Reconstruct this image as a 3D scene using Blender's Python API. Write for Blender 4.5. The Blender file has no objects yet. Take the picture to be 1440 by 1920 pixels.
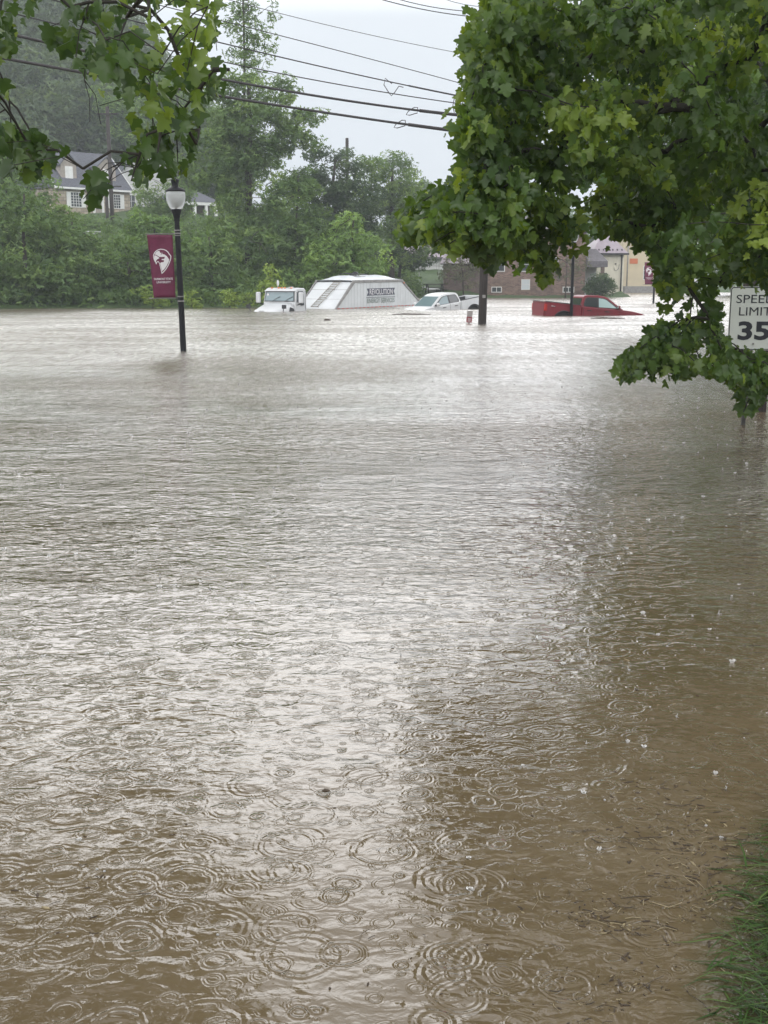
import bpy, bmesh, math, random
import numpy as np
from mathutils import Vector, Matrix, Quaternion
R = math.radians
sc = bpy.context.scene
col = sc.collection

# ------------------------------------------------------------------ camera
F = 2150.0                      # focal length in photo pixels (photo 1440 x 1920)
PITCH = math.atan(440.0 / F)
CH = 1.78                       # eye height above the flood water
cd = bpy.data.cameras.new('camera')
cd.sensor_fit = 'VERTICAL'; cd.sensor_height = 24.0; cd.lens = F / 1920 * 24.0
cd.clip_start = 0.05; cd.clip_end = 3000
cam = bpy.data.objects.new('camera', cd); col.objects.link(cam)
cam.location = (0, 0, CH); cam.rotation_euler = (math.pi / 2 - PITCH, 0, 0)
sc.camera = cam
cP, sP = math.cos(PITCH), math.sin(PITCH)

def ray(px, py):
    u = (px - 720) / F; v = (960 - py) / F
    return (u, cP + v * sP, -sP + v * cP)
def at(px, py, Y):
    d = ray(px, py); t = Y / d[1]
    return Vector((d[0] * t, Y, CH + d[2] * t))
def G(px, py, h=0.0):
    d = ray(px, py); t = (CH - h) / -d[2]
    return Vector((d[0] * t, d[1] * t, h))

# ------------------------------------------------------------------ world, sun, exposure
SUN_EL, SUN_AZ = R(58), R(200)          # flat rain light, slightly from the left front
w = bpy.data.worlds.new('World'); sc.world = w; w.use_nodes = True
nt = w.node_tree; N = nt.nodes; L = nt.links
N.clear()
out = N.new('ShaderNodeOutputWorld'); bg = N.new('ShaderNodeBackground')
sky = N.new('ShaderNodeTexSky'); sky.sky_type = 'NISHITA'; sky.sun_disc = False
sky.sun_elevation = SUN_EL; sky.sun_rotation = SUN_AZ; sky.dust_density = 6; sky.air_density = 1.0
hs = N.new('ShaderNodeHueSaturation'); hs.inputs['Saturation'].default_value = 0.25; hs.inputs['Value'].default_value = 0.5
L.new(sky.outputs[0], hs.inputs['Color'])
tc = N.new('ShaderNodeTexCoord'); sx = N.new('ShaderNodeSeparateXYZ')
L.new(tc.outputs['Generated'], sx.inputs[0])
cr = N.new('ShaderNodeValToRGB')         # overcast: band at mid elevation raised to brighten water reflections, dimmer zenith
e = cr.color_ramp.elements
e[0].position = 0.0; e[0].color = (8.0, 8.6, 9.2, 1)
e[1].position = 1.0; e[1].color = (3.0, 3.1, 3.3, 1)
for p_, c_ in ((0.13, (7.9, 8.5, 9.1, 1)), (0.205, (8.3, 8.9, 9.5, 1)), (0.27, (22.0, 22.4, 23.0, 1)), (0.42, (38.0, 38.2, 38.8, 1)), (0.58, (14.0, 14.2, 14.6, 1))):
    q = cr.color_ramp.elements.new(p_); q.color = c_
L.new(sx.outputs['Z'], cr.inputs[0])
nz = N.new('ShaderNodeTexNoise'); nz.inputs['Scale'].default_value = 2.2; nz.inputs['Detail'].default_value = 4
L.new(tc.outputs['Generated'], nz.inputs['Vector'])
mr = N.new('ShaderNodeMapRange'); mr.inputs[1].default_value = 0.3; mr.inputs[2].default_value = 0.7
mr.inputs[3].default_value = 0.93; mr.inputs[4].default_value = 1.07
L.new(nz.outputs['Fac'], mr.inputs[0])
mu = N.new('ShaderNodeMixRGB'); mu.blend_type = 'MULTIPLY'; mu.inputs[0].default_value = 1
L.new(cr.outputs[0], mu.inputs[1]); L.new(mr.outputs[0], mu.inputs[2])
mx = N.new('ShaderNodeMixRGB'); mx.inputs[0].default_value = 0.88
L.new(hs.outputs[0], mx.inputs[1]); L.new(mu.outputs[0], mx.inputs[2])
L.new(mx.outputs[0], bg.inputs[0]); bg.inputs[1].default_value = 0.10
L.new(bg.outputs[0], out.inputs[0])
sd = bpy.data.lights.new('sun', 'SUN'); sd.energy = 0.6; sd.angle = R(25); sd.color = (1.0, 0.97, 0.93)
so = bpy.data.objects.new('sun', sd); col.objects.link(so)
so.rotation_euler = (R(32), 0, R(-20))
sc.view_settings.view_transform = 'Standard'; sc.view_settings.look = 'None'
sc.view_settings.exposure = 0.32; sc.view_settings.gamma = 1.0
sc.render.engine = 'CYCLES'
cy = sc.cycles
cy.max_bounces = 6; cy.diffuse_bounces = 2; cy.glossy_bounces = 3; cy.transmission_bounces = 4
cy.volume_bounces = 0; cy.transparent_max_bounces = 8; cy.caustics_reflective = False; cy.caustics_refractive = False
cy.use_denoising = True; cy.sample_clamp_indirect = 6

HAZE = 0.0010
rng = np.random.default_rng(11)
random.seed(5)

# ------------------------------------------------------------------ helpers
def tag(o, label=None, cat=None, group=None, kind=None):
    if label: o['label'] = label
    if cat: o['category'] = cat
    if group: o['group'] = group
    if kind: o['kind'] = kind
    return o
def empty(name, loc=(0, 0, 0), rz=0.0, rx=0.0, ry=0.0):
    o = bpy.data.objects.new(name, None); col.objects.link(o)
    o.location = loc; o.rotation_euler = (rx, ry, rz); o.empty_display_size = 0.3
    return o
def kids(o): return [c for c in col.objects if c.parent == o]
def copy_tree(o, parent=None):
    ch = kids(o); c = o.copy(); col.objects.link(c)
    c.parent = parent
    for k in ch: copy_tree(k, c)
    return c

def material(name, color, rough=0.6, metal=0.0, var=0.0, scale=4.0, bump=0.0, bscale=None, spec=None, color2=None, stretch=None, emit=None):
    m = bpy.data.materials.new(name); m.use_nodes = True
    n = m.node_tree.nodes; l = m.node_tree.links; b = n['Principled BSDF']
    b.inputs['Roughness'].default_value = rough; b.inputs['Metallic'].default_value = metal
    b.inputs['Base Color'].default_value = (*color, 1)
    if spec is not None: b.inputs['Specular IOR Level'].default_value = spec
    if var or bump or color2:
        t = n.new('ShaderNodeTexCoord'); mp = n.new('ShaderNodeMapping')
        l.new(t.outputs['Object'], mp.inputs[0])
        if stretch: mp.inputs['Scale'].default_value = stretch
    if var or color2:
        z = n.new('ShaderNodeTexNoise'); z.inputs['Scale'].default_value = scale; z.inputs['Detail'].default_value = 5
        l.new(mp.outputs[0], z.inputs['Vector'])
        r = n.new('ShaderNodeValToRGB'); r.color_ramp.elements[0].position = .3; r.color_ramp.elements[1].position = .7
        c2 = color2 or tuple(min(1, c * (1 + var)) for c in color)
        c1 = color if color2 else tuple(c * (1 - var) for c in color)
        r.color_ramp.elements[0].color = (*c1, 1); r.color_ramp.elements[1].color = (*c2, 1)
        l.new(z.outputs['Fac'], r.inputs[0]); l.new(r.outputs[0], b.inputs['Base Color'])
    if bump:
        z2 = n.new('ShaderNodeTexNoise'); z2.inputs['Scale'].default_value = bscale or scale * 4; z2.inputs['Detail'].default_value = 4
        l.new(mp.outputs[0], z2.inputs['Vector'])
        bp = n.new('ShaderNodeBump'); bp.inputs['Strength'].default_value = bump; bp.inputs['Distance'].default_value = .02
        l.new(z2.outputs['Fac'], bp.inputs['Height']); l.new(bp.outputs[0], b.inputs['Normal'])
    if emit:
        b.inputs['Emission Color'].default_value = (*emit, 1); b.inputs['Emission Strength'].default_value = 1
    return m

def brick_material(name, c1, c2, mortar, scale=1.0, w_=.22, h_=.075, rough=.85, squash=None, msize=.012):
    m = bpy.data.materials.new(name); m.use_nodes = True
    n = m.node_tree.nodes; l = m.node_tree.links; b = n['Principled BSDF']; b.inputs['Roughness'].default_value = rough
    t = n.new('ShaderNodeTexCoord'); sp = n.new('ShaderNodeSeparateXYZ'); ad = n.new('ShaderNodeMath'); cb = n.new('ShaderNodeCombineXYZ')
    l.new(t.outputs['Object'], sp.inputs[0]); l.new(sp.outputs[0], ad.inputs[0]); l.new(sp.outputs[1], ad.inputs[1])
    l.new(ad.outputs[0], cb.inputs[0]); l.new(sp.outputs[2], cb.inputs[1])
    br = n.new('ShaderNodeTexBrick'); l.new(cb.outputs[0], br.inputs['Vector'])
    br.inputs['Scale'].default_value = scale; br.inputs['Brick Width'].default_value = w_; br.inputs['Row Height'].default_value = h_
    br.inputs['Mortar Size'].default_value = msize; br.inputs['Color1'].default_value = (*c1, 1); br.inputs['Color2'].default_value = (*c2, 1)
    br.inputs['Mortar'].default_value = (*mortar, 1); br.inputs['Bias'].default_value = 0.1
    z = n.new('ShaderNodeTexNoise'); z.inputs['Scale'].default_value = 1.3; z.inputs['Detail'].default_value = 6; l.new(t.outputs['Object'], z.inputs['Vector'])
    mm = n.new('ShaderNodeMapRange'); mm.inputs[1].default_value = .3; mm.inputs[2].default_value = .7; mm.inputs[3].default_value = .7; mm.inputs[4].default_value = 1.15
    l.new(z.outputs['Fac'], mm.inputs[0])
    mx = n.new('ShaderNodeMixRGB'); mx.blend_type = 'MULTIPLY'; mx.inputs[0].default_value = 1
    l.new(br.outputs['Color'], mx.inputs[1]); l.new(mm.outputs[0], mx.inputs[2]); l.new(mx.outputs[0], b.inputs['Base Color'])
    return m

def leaf_material(name, dark, mid, light, transl=.35, rough=.4, wet=.5):
    m = bpy.data.materials.new(name); m.use_nodes = True
    n = m.node_tree.nodes; l = m.node_tree.links; b = n['Principled BSDF']; o = n['Material Output']
    a = n.new('ShaderNodeAttribute'); a.attribute_name = 'tint'
    r = n.new('ShaderNodeValToRGB'); r.color_ramp.elements[0].color = (*dark, 1); r.color_ramp.elements[1].color = (*light, 1)
    q = r.color_ramp.elements.new(.5); q.color = (*mid, 1)
    l.new(a.outputs['Fac'], r.inputs[0]); l.new(r.outputs[0], b.inputs['Base Color'])
    b.inputs['Roughness'].default_value = rough; b.inputs['Specular IOR Level'].default_value = wet
    t = n.new('ShaderNodeBsdfTranslucent')
    g = n.new('ShaderNodeMixRGB'); g.blend_type = 'MULTIPLY'; g.inputs[0].default_value = 1; g.inputs[2].default_value = (1.7, 1.6, .55, 1)
    l.new(r.outputs[0], g.inputs[1]); l.new(g.outputs[0], t.inputs[0])
    mi = n.new('ShaderNodeMixShader'); mi.inputs[0].default_value = transl
    l.new(b.outputs[0], mi.inputs[1]); l.new(t.outputs[0], mi.inputs[2]); l.new(mi.outputs[0], o.inputs[0])
    return m

class MB:
    """collects shapes into ONE mesh"""
    def __init__(s): s.v = []; s.f = []; s.m = []; s.mats = []; s.sm = []
    def _add(s, vs, fs, mat=0, smooth=False):
        b = len(s.v); s.v += [tuple(v) for v in vs]; s.f += [tuple(b + i for i in f) for f in fs]
        s.m += [mat] * len(fs); s.sm += [smooth] * len(fs); return s
    def box(s, x0, x1, y0, y1, z0, z1, mat=0):
        vs = [(x, y, z) for z in (z0, z1) for y in (y0, y1) for x in (x0, x1)]
        return s._add(vs, [(0, 2, 3, 1), (4, 5, 7, 6), (0, 1, 5, 4), (2, 6, 7, 3), (0, 4, 6, 2), (1, 3, 7, 5)], mat)
    def hexa(s, bot, top, mat=0):      # bot, top: 4 points each, same winding
        return s._add(list(bot) + list(top), [(3, 2, 1, 0), (4, 5, 6, 7), (0, 1, 5, 4), (1, 2, 6, 5), (2, 3, 7, 6), (3, 0, 4, 7)], mat)
    def tube(s, pts, rads, n=8, mat=0, smooth=True, cap=True):
        pts = [Vector(p) for p in pts]
        if isinstance(rads, (int, float)): rads = [rads] * len(pts)
        vs = []; fs = []; prev = None
        for i, p in enumerate(pts):
            d = (pts[min(i + 1, len(pts) - 1)] - pts[max(i - 1, 0)])
            d = d.normalized() if d.length > 1e-9 else Vector((0, 0, 1))
            if prev is None:
                a = d.orthogonal().normalized()
            else:
                a = prev - d * prev.dot(d)
                a = a.normalized() if a.length > 1e-6 else d.orthogonal().normalized()
            prev = a; b = d.cross(a)
            for k in range(n):
                t = 2 * math.pi * k / n
                vs.append(p + (a * math.cos(t) + b * math.sin(t)) * rads[i])
        for i in range(len(pts) - 1):
            for k in range(n):
                fs.append((i * n + k, i * n + (k + 1) % n, (i + 1) * n + (k + 1) % n, (i + 1) * n + k))
        if cap: fs.append(tuple(range(n - 1, -1, -1))); fs.append(tuple((len(pts) - 1) * n + k for k in range(n)))
        return s._add(vs, fs, mat, smooth)
    def lathe(s, prof, n=20, c=(0, 0, 0), mat=0):
        vs = []; fs = []
        for r, z in prof:
            for k in range(n):
                t = 2 * math.pi * k / n; vs.append((c[0] + r * math.cos(t), c[1] + r * math.sin(t), c[2] + z))
        for i in range(len(prof) - 1):
            for k in range(n):
                fs.append((i * n + k, i * n + (k + 1) % n, (i + 1) * n + (k + 1) % n, (i + 1) * n + k))
        fs.append(tuple(range(n - 1, -1, -1))); fs.append(tuple((len(prof) - 1) * n + k for k in range(n)))
        return s._add(vs, fs, mat, True)
    def prism(s, poly, y0, y1, mat=0, fn=None):      # poly in x,z ; extruded along y ; fn(x,y,z)->point
        n = len(poly); vs = [(x, y0, z) for x, z in poly] + [(x, y1, z) for x, z in poly]
        if fn: vs = [fn(*v) for v in vs]
        fs = [tuple(range(n)), tuple(range(2 * n - 1, n - 1, -1))]
        for i in range(n): fs.append((i, i + n, (i + 1) % n + n, (i + 1) % n))
        return s._add(vs, fs, mat)
    def ell(s, c, r, n=10, mat=0):
        vs = []; fs = []
        for i in range(n + 1):
            ph = math.pi * i / n
            for k in range(2 * n):
                t = math.pi * k / n
                vs.append((c[0] + r[0] * math.sin(ph) * math.cos(t), c[1] + r[1] * math.sin(ph) * math.sin(t), c[2] + r[2] * math.cos(ph)))
        m_ = 2 * n
        for i in range(n):
            for k in range(m_): fs.append((i * m_ + k, (i + 1) * m_ + k, (i + 1) * m_ + (k + 1) % m_, i * m_ + (k + 1) % m_))
        return s._add(vs, fs, mat, True)
    def build(s, name, mats, parent=None, bevel=0.0, seg=2, fixn=True):
        me = bpy.data.meshes.new(name); me.from_pydata(s.v, [], s.f)
        for m in (mats if isinstance(mats, (list, tuple)) else [mats]): me.materials.append(m)
        me.polygons.foreach_set('material_index', s.m); me.polygons.foreach_set('use_smooth', s.sm)
        if fixn:
            bm = bmesh.new(); bm.from_mesh(me); bmesh.ops.recalc_face_normals(bm, faces=bm.faces); bm.to_mesh(me); bm.free()
        me.update()
        o = bpy.data.objects.new(name, me); col.objects.link(o)
        if parent is not None: o.parent = parent
        if bevel:
            b = o.modifiers.new('bevel', 'BEVEL'); b.width = bevel; b.segments = seg; b.limit_method = 'ANGLE'; b.angle_limit = R(35)
            for p in me.polygons: p.use_smooth = True
            wn = o.modifiers.new('wn', 'WEIGHTED_NORMAL'); wn.keep_sharp = True
        return o

def np_mesh(name, V, faces_flat, loop_tot, mat, parent=None, tint=None, smooth=False):
    me = bpy.data.meshes.new(name)
    me.vertices.add(len(V)); me.vertices.foreach_set('co', V.astype(np.float32).ravel())
    me.loops.add(len(faces_flat)); me.loops.foreach_set('vertex_index', faces_flat.astype(np.int32))
    me.polygons.add(len(loop_tot))
    ls = np.zeros(len(loop_tot), np.int32); ls[1:] = np.cumsum(loop_tot)[:-1]
    me.polygons.foreach_set('loop_start', ls); me.polygons.foreach_set('loop_total', loop_tot.astype(np.int32))
    if smooth: me.polygons.foreach_set('use_smooth', np.ones(len(loop_tot), bool))
    me.update(calc_edges=True)
    if tint is not None:
        a = me.attributes.new('tint', 'FLOAT', 'POINT'); a.data.foreach_set('value', tint.astype(np.float32))
    me.materials.append(mat)
    o = bpy.data.objects.new(name, me); col.objects.link(o)
    if parent is not None: o.parent = parent
    return o

def unit(a): return a / np.maximum(np.linalg.norm(a, axis=-1, keepdims=True), 1e-9)

# leaf templates: (verts (n,3) with x width, y along, z fold), faces
_half = [(.10, -.10), (.36, -.02), (.50, .12), (.36, .30), (.62, .44), (.70, .62), (.40, .66), (.26, .70), (.28, .86), (.0, 1.12)]
MAPLE = [(0, 0)] + _half + [(-x, y) for x, y in _half[-2::-1]]
MAPLE_V = np.array([(0, .34, .0)] + [(x, y, .30 * abs(x) - .22 * max(0, y - .4) ** 2) for x, y in MAPLE])
MAPLE_F = [(0, i, i + 1) for i in range(1, len(MAPLE))] + [(0, len(MAPLE), 1)]
OVAL_V = np.array([(0, 0, 0), (.34, .42, .12), (0, 1.0, -.08), (-.34, .42, .12)])
OVAL_F = [(0, 1, 2, 3)]
# spray of three leaflets, for foliage far away
SPRAY_V = np.array([(0, 0, 0), (.30, .30, .10), (.10, .9, -.1), (-.16, .42, .05),
                    (.1, .2, 0), (.62, .12, .12), (.85, .62, -.05), (.38, .50, .05),
                    (-.1, .2, 0), (-.34, .52, .06), (-.85, .50, -.08), (-.55, .06, .1)])
SPRAY_F = [(0, 1, 2, 3), (4, 5, 6, 7), (8, 9, 10, 11)]

def leaves(name, base, tip, nrm, size, tint, mat, parent, tv=MAPLE_V, tf=MAPLE_F):
    """one mesh of many leaves: base points, tip directions, normals (N,3), sizes (N,)"""
    y = unit(tip); x = unit(np.cross(y, nrm)); z = np.cross(x, y)
    n = len(base); k = len(tv)
    jit = 1 + rng.uniform(-.18, .18, (n, 1))
    crl = rng.normal(0, .38, (n, 1, 1)); cup = rng.normal(.05, .35, (n, 1, 1)) if k > 8 else np.zeros((n, 1, 1)); twi = rng.normal(0, .3, (n, 1, 1)) if k > 8 else np.zeros((n, 1, 1))
    zz = tv[None, :, 2:3] * rng.uniform(-.6, 1.6, (n, 1, 1)) + (crl * (tv[None, :, 1:2] - .25) ** 2 + cup * tv[None, :, 0:1] ** 2 + twi * tv[None, :, 0:1] * tv[None, :, 1:2]) * (1 if k > 14 else 0)
    V = (base[:, None, :] + size[:, None, None] * (tv[None, :, 0:1] * jit[:, :, None] * x[:, None, :] + tv[None, :, 1:2] * y[:, None, :]
         + zz * z[:, None, :])).reshape(-1, 3)
    ff = np.concatenate([np.array(f) for f in tf]); lt = np.array([len(f) for f in tf])
    FF = (ff[None, :] + (np.arange(n) * k)[:, None]).ravel(); LT = np.tile(lt, n)
    return np_mesh(name, V, FF, LT, mat, parent, np.repeat(tint, k))

def text_mesh(txt, size, offset=0.0, extrude=0.0, spacing=1.0, align='CENTER', shear=0):
    cu = bpy.data.curves.new('t', 'FONT'); cu.body = txt; cu.size = size; cu.offset = offset; cu.extrude = extrude
    cu.align_x = align; cu.align_y = 'CENTER'; cu.space_character = spacing; cu.resolution_u = 3
    o = bpy.data.objects.new('t', cu); col.objects.link(o)
    dg = bpy.context.evaluated_depsgraph_get()
    me = bpy.data.meshes.new_from_object(o.evaluated_get(dg)); bpy.data.objects.remove(o); bpy.data.curves.remove(cu)
    return me
def text_obj(name, txt, size, mat, parent, mtx, offset=0.0, extrude=0.0, spacing=1.0, width=None, height=None):
    me = text_mesh(txt, size, offset, extrude, spacing)
    xs = [v.co.x for v in me.vertices]; ys = [v.co.y for v in me.vertices]
    sx_ = width / (max(xs) - min(xs)) if width else 1; sy_ = height / (max(ys) - min(ys)) if height else 1
    cx_ = (max(xs) + min(xs)) / 2; cy_ = (max(ys) + min(ys)) / 2
    me.transform(mtx @ Matrix.Diagonal((sx_, sy_, 1, 1)) @ Matrix.Translation((-cx_, -cy_, 0)))
    me.materials.clear(); me.materials.append(mat)
    o = bpy.data.objects.new(name, me); col.objects.link(o); o.parent = parent
    return o

# ------------------------------------------------------------------ materials
M = {}
M['white_paint'] = material('white_paint', (.66, .67, .68), .28, var=.06, scale=2)
M['trim'] = material('white_trim', (.72, .72, .70), .5, var=.08, scale=3)
M['red_paint'] = material('red_paint', (.20, .010, .020), .3, var=.15, scale=2)
M['black'] = material('black_plastic', (.018, .018, .02), .5)
M['black_metal'] = material('black_metal', (.006, .0065, .009), .55, var=.3, scale=9, spec=.3)
M['rubber'] = material('rubber', (.02, .02, .02), .8)
M['glass_dark'] = material('dark_glass', (.035, .042, .045), .06, spec=.8)
M['glass_blue'] = material('windscreen_glass', (.16, .23, .25), .06, spec=.8)
M['glass_pale'] = material('pale_glass', (.42, .56, .55), .1, spec=.6)
M['chrome'] = material('chrome', (.6, .6, .6), .2, 1.0)
M['lamp_red'] = material('red_lamp', (.5, .03, .02), .25)
M['lamp_amber'] = material('amber_lamp', (.8, .22, .03), .3)
M['lamp_white'] = material('clear_lamp', (.75, .76, .78), .2)
M['panel'] = material('trailer_panel', (.66, .68, .69), .42, var=.07, scale=1.2)
M['tarp'] = material('white_tarp', (.70, .73, .76), .4, var=.08, scale=1.5, bump=.4, bscale=4)
M['grey_metal'] = material('grey_steel', (.28, .27, .26), .5, .3, var=.25, scale=5)
M['ladder'] = material('ladder_steel', (.30, .27, .23), .55, .2, var=.3, scale=8)
M['sign_white'] = material('sign_white', (.62, .64, .60), .35, var=.05, scale=3)
M['sign_black'] = material('sign_black', (.02, .022, .03), .45)
M['ink_navy'] = material('navy_ink', (.035, .04, .07), .5)
M['ink_green'] = material('grey_green_ink', (.13, .18, .15), .5)
M['maroon'] = material('maroon_cloth', (.14, .018, .055), .7, var=.18, scale=6, bump=.3, bscale=14)
M['maroon_plain'] = material('maroon_print', (.14, .018, .055), .7)
M['print_white'] = material('white_print', (.78, .76, .77), .6)
M['pole_wood'] = material('weathered_pole_wood', (.034, .027, .024), .9, var=.45, scale=5, bump=.8, bscale=12, stretch=(6, 6, .4))
M['post_steel'] = material('post_steel', (.05, .048, .045), .7, var=.4, scale=20)
M['cable'] = material('cable', (.045, .04, .042), .7)
M['bark'] = material('bark', (.055, .046, .037), .9, var=.4, scale=6, bump=1, bscale=25, stretch=(3, 3, .6))
M['twig'] = material('twig_bark', (.030, .026, .020), .8, var=.3, scale=20)
M['roof_grey'] = material('slate_roof', (.10, .105, .125), .75, var=.3, scale=6, bump=.5, bscale=20)
M['roof_dark'] = material('shingle_roof', (.13, .12, .13), .8, var=.25, scale=5, bump=.5, bscale=20)
M['roof_lilac'] = material('lilac_metal_roof', (.34, .29, .325), .45, .1, var=.1, scale=2)
M['roof_pale'] = material('pale_shingle_roof', (.36, .31, .34), .8, var=.18, scale=6)
M['siding'] = material('white_siding', (.56, .56, .55), .6, var=.06, scale=2)
M['siding_tan'] = material('tan_shingle_siding', (.34, .30, .26), .8, var=.15, scale=4)
M['cream'] = material('cream_panel', (.68, .64, .53), .6, var=.06, scale=1)
M['yellow'] = material('pale_yellow_wall', (.58, .50, .35), .7, var=.06, scale=1)
M['brick'] = brick_material('brown_brick', (.12, .062, .047), (.27, .165, .125), (.24, .21, .19), w_=.3, h_=.10)
M['brick_dark'] = brick_material('dark_brick', (.12, .075, .062), (.19, .12, .10), (.20, .17, .16))
M['stone'] = brick_material('field_stone', (.30, .24, .17), (.46, .40, .31), (.24, .21, .18), w_=.55, h_=.32, msize=.03)
M['concrete'] = material('wet_concrete', (.42, .42, .41), .5, var=.12, scale=2)
M['asphalt'] = material('wet_asphalt', (.10, .10, .105), .25, var=.2, scale=2)
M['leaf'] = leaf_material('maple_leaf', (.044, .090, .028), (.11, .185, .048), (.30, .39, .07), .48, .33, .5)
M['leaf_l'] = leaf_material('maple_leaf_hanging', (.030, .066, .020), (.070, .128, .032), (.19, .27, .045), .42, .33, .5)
M['leaf_b'] = leaf_material('maple_leaf_darker', (.036, .080, .020), (.065, .130, .028), (.15, .24, .045), .36, .38, .5)  # darker green copy of the maple leaf colour
def bgleaf(nm, a, b, c): return leaf_material(nm, a, b, c, .28, .6, .3)
M['f_mid'] = bgleaf('foliage_mid', (0.055, 0.101, 0.036), (0.123, 0.203, 0.066), (0.232, 0.329, 0.102))
M['f_dark'] = bgleaf('foliage_dark', (0.035, 0.062, 0.035), (0.065, 0.112, 0.054), (0.109, 0.161, 0.072))
M['f_light'] = bgleaf('foliage_light', (0.086, 0.155, 0.046), (0.174, 0.280, 0.084), (0.290, 0.420, 0.120))
M['f_yellow'] = bgleaf('foliage_yellow', (.16, .24, .05), (.26, .36, .08), (.36, .46, .12))
M['f_hill'] = bgleaf('foliage_hill', (0.037, 0.065, 0.036), (0.080, 0.126, 0.060), (0.145, 0.203, 0.090))
M['f_sparse'] = bgleaf('foliage_grey', (.09, .10, .07), (.14, .15, .10), (.22, .22, .15))

# ------------------------------------------------------------------ terrain
def sstep(t): t = np.clip(t, 0, 1); return t * t * (3 - 2 * t)
def bank_x(Y): return np.interp(Y, [-30, -5, 0, 2.3, 2.9, 3.4, 5, 8, 13.8, 20, 30, 45, 60, 90, 140], [.45, .6, .775, .905, 1.14, 1.40, 2.4, 4.1, 6.5, 8.9, 13, 20, 28, 42, 60])
def H(X, Y):
    X = np.asarray(X, float); Y = np.asarray(Y, float)
    sh = np.interp(X, [-90, -24, -8, -3, 1.5, 3, 19, 23, 25, 80], [66, 67.5, 70, 80, 97, 103, 103, 108, 140, 140])
    d = Y - sh
    slope = np.interp(X, [-30, -8, 2, 20, 26], [.155, .15, .10, .10, .10])
    wob = .06 * np.sin(X * 1.3 + Y * .7) + .04 * np.sin(X * 3.1 - Y * 1.9)
    brickpad = sstep((X - 7.5) / 3) * sstep((24 - X) / 3)
    land = d * slope * (1 - brickpad * .9) + .10 + wob
    hill = sstep((-.135 - X / np.maximum(Y, 1)) / .12) * np.maximum(0, Y - 132) * .50
    land = np.where(land > 9, 9 + (land - 9) * .35, land)
    land = land + hill
    land = np.where(land > 36, 36 + (land - 36) * .1, land)
    land = np.where(X > -8, np.minimum(land, 12), land)
    h = np.where(d > 0, land, np.maximum(d * .12, -1.3))
    e = X - bank_x(Y)
    nb = np.where(e > 0, np.minimum(e * .20, .55 + e * .02) + .02, np.maximum(e * .22, -1.3))
    nearw = (Y < 150)
    h = np.where(nearw, np.maximum(h, nb), h)
    lb = -X - np.interp(Y, [-30, 0, 40, 66], [14, 16, 40, 70])         # far left bank, out of frame
    h = np.maximum(h, np.where((lb > 0) & (Y < 70), np.minimum(lb * .1, 2), -9))
    return h
def hz(x, y): return float(H(x, y))
xs = np.concatenate([np.linspace(-420, -70, 30), np.linspace(-68, -4, 60), np.linspace(-3.9, 8, 130), np.linspace(8.3, 80, 90), np.linspace(85, 420, 25)])
ys = np.concatenate([np.linspace(-200, -6, 16), np.linspace(-5, 16, 150), np.linspace(16.5, 62, 40), np.linspace(62.5, 150, 130), np.linspace(152, 560, 60)])
XX, YY = np.meshgrid(xs, ys)
ZZ = H(XX, YY)
V = np.stack([XX, YY, ZZ], -1).reshape(-1, 3)
nx = len(xs); ii, jj = np.meshgrid(np.arange(len(ys) - 1), np.arange(nx - 1), indexing='ij')
a = (ii * nx + jj).ravel(); FFl = np.stack([a, a + 1, a + nx + 1, a + nx], -1).ravel()
gm = material('ground_grass_and_soil', (.035, .065, .022), .9, var=.0, color2=(.075, .125, .035), scale=1.5, bump=.6, bscale=12)
ground = np_mesh('ground', V, FFl, np.full(len(a), 4), gm, smooth=True); tag(ground, kind='structure')

# ------------------------------------------------------------------ water
wm = bpy.data.materials.new('muddy_flood_water'); wm.use_nodes = True
n = wm.node_tree.nodes; l = wm.node_tree.links; b = n['Principled BSDF']
geo = n.new('ShaderNodeNewGeometry')
def mapping(scale=(1, 1, 1), loc=(0, 0, 0), rot=(0, 0, 0), src=None):
    m_ = n.new('ShaderNodeMapping'); m_.inputs['Scale'].default_value = scale; m_.inputs['Location'].default_value = loc; m_.inputs['Rotation'].default_value = rot
    l.new(src or geo.outputs['Position'], m_.inputs[0]); return m_.outputs[0]
def math_(op, a_, b_=None, c_=None):
    q = n.new('ShaderNodeMath'); q.operation = op
    for i, x in enumerate((a_, b_, c_)):
        if x is None: continue
        if isinstance(x, (int, float)): q.inputs[i].default_value = x
        else: l.new(x, q.inputs[i])
    return q.outputs[0]
def noise(scale, detail=2, vec=None, dist=0.0, rough=.5):
    q = n.new('ShaderNodeTexNoise'); q.inputs['Scale'].default_value = scale; q.inputs['Detail'].default_value = detail
    q.inputs['Distortion'].default_value = dist; q.inputs['Roughness'].default_value = rough
    if vec: l.new(vec, q.inputs['Vector'])
    return q.outputs['Fac']
def mrange(x, a0, a1, b0, b1):
    q = n.new('ShaderNodeMapRange'); l.new(x, q.inputs[0])
    for i, v_ in enumerate((a0, a1, b0, b1)): q.inputs[i + 1].default_value = v_
    return q.outputs[0]
_rn = n.new('ShaderNodeTexNoise'); _rn.inputs['Scale'].default_value = 7; _rn.inputs['Detail'].default_value = 3; l.new(geo.outputs['Position'], _rn.inputs['Vector'])
_rv = n.new('ShaderNodeVectorMath'); _rv.operation = 'MULTIPLY_ADD'; l.new(_rn.outputs['Color'], _rv.inputs[0]); _rv.inputs[1].default_value = (.044, .044, 0); _rv.inputs[2].default_value = (-.022, -.022, 0); rwarp = _rv.outputs[0]
rbreak = mrange(noise(11, 2), .38, .60, .12, 1.15)
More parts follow.
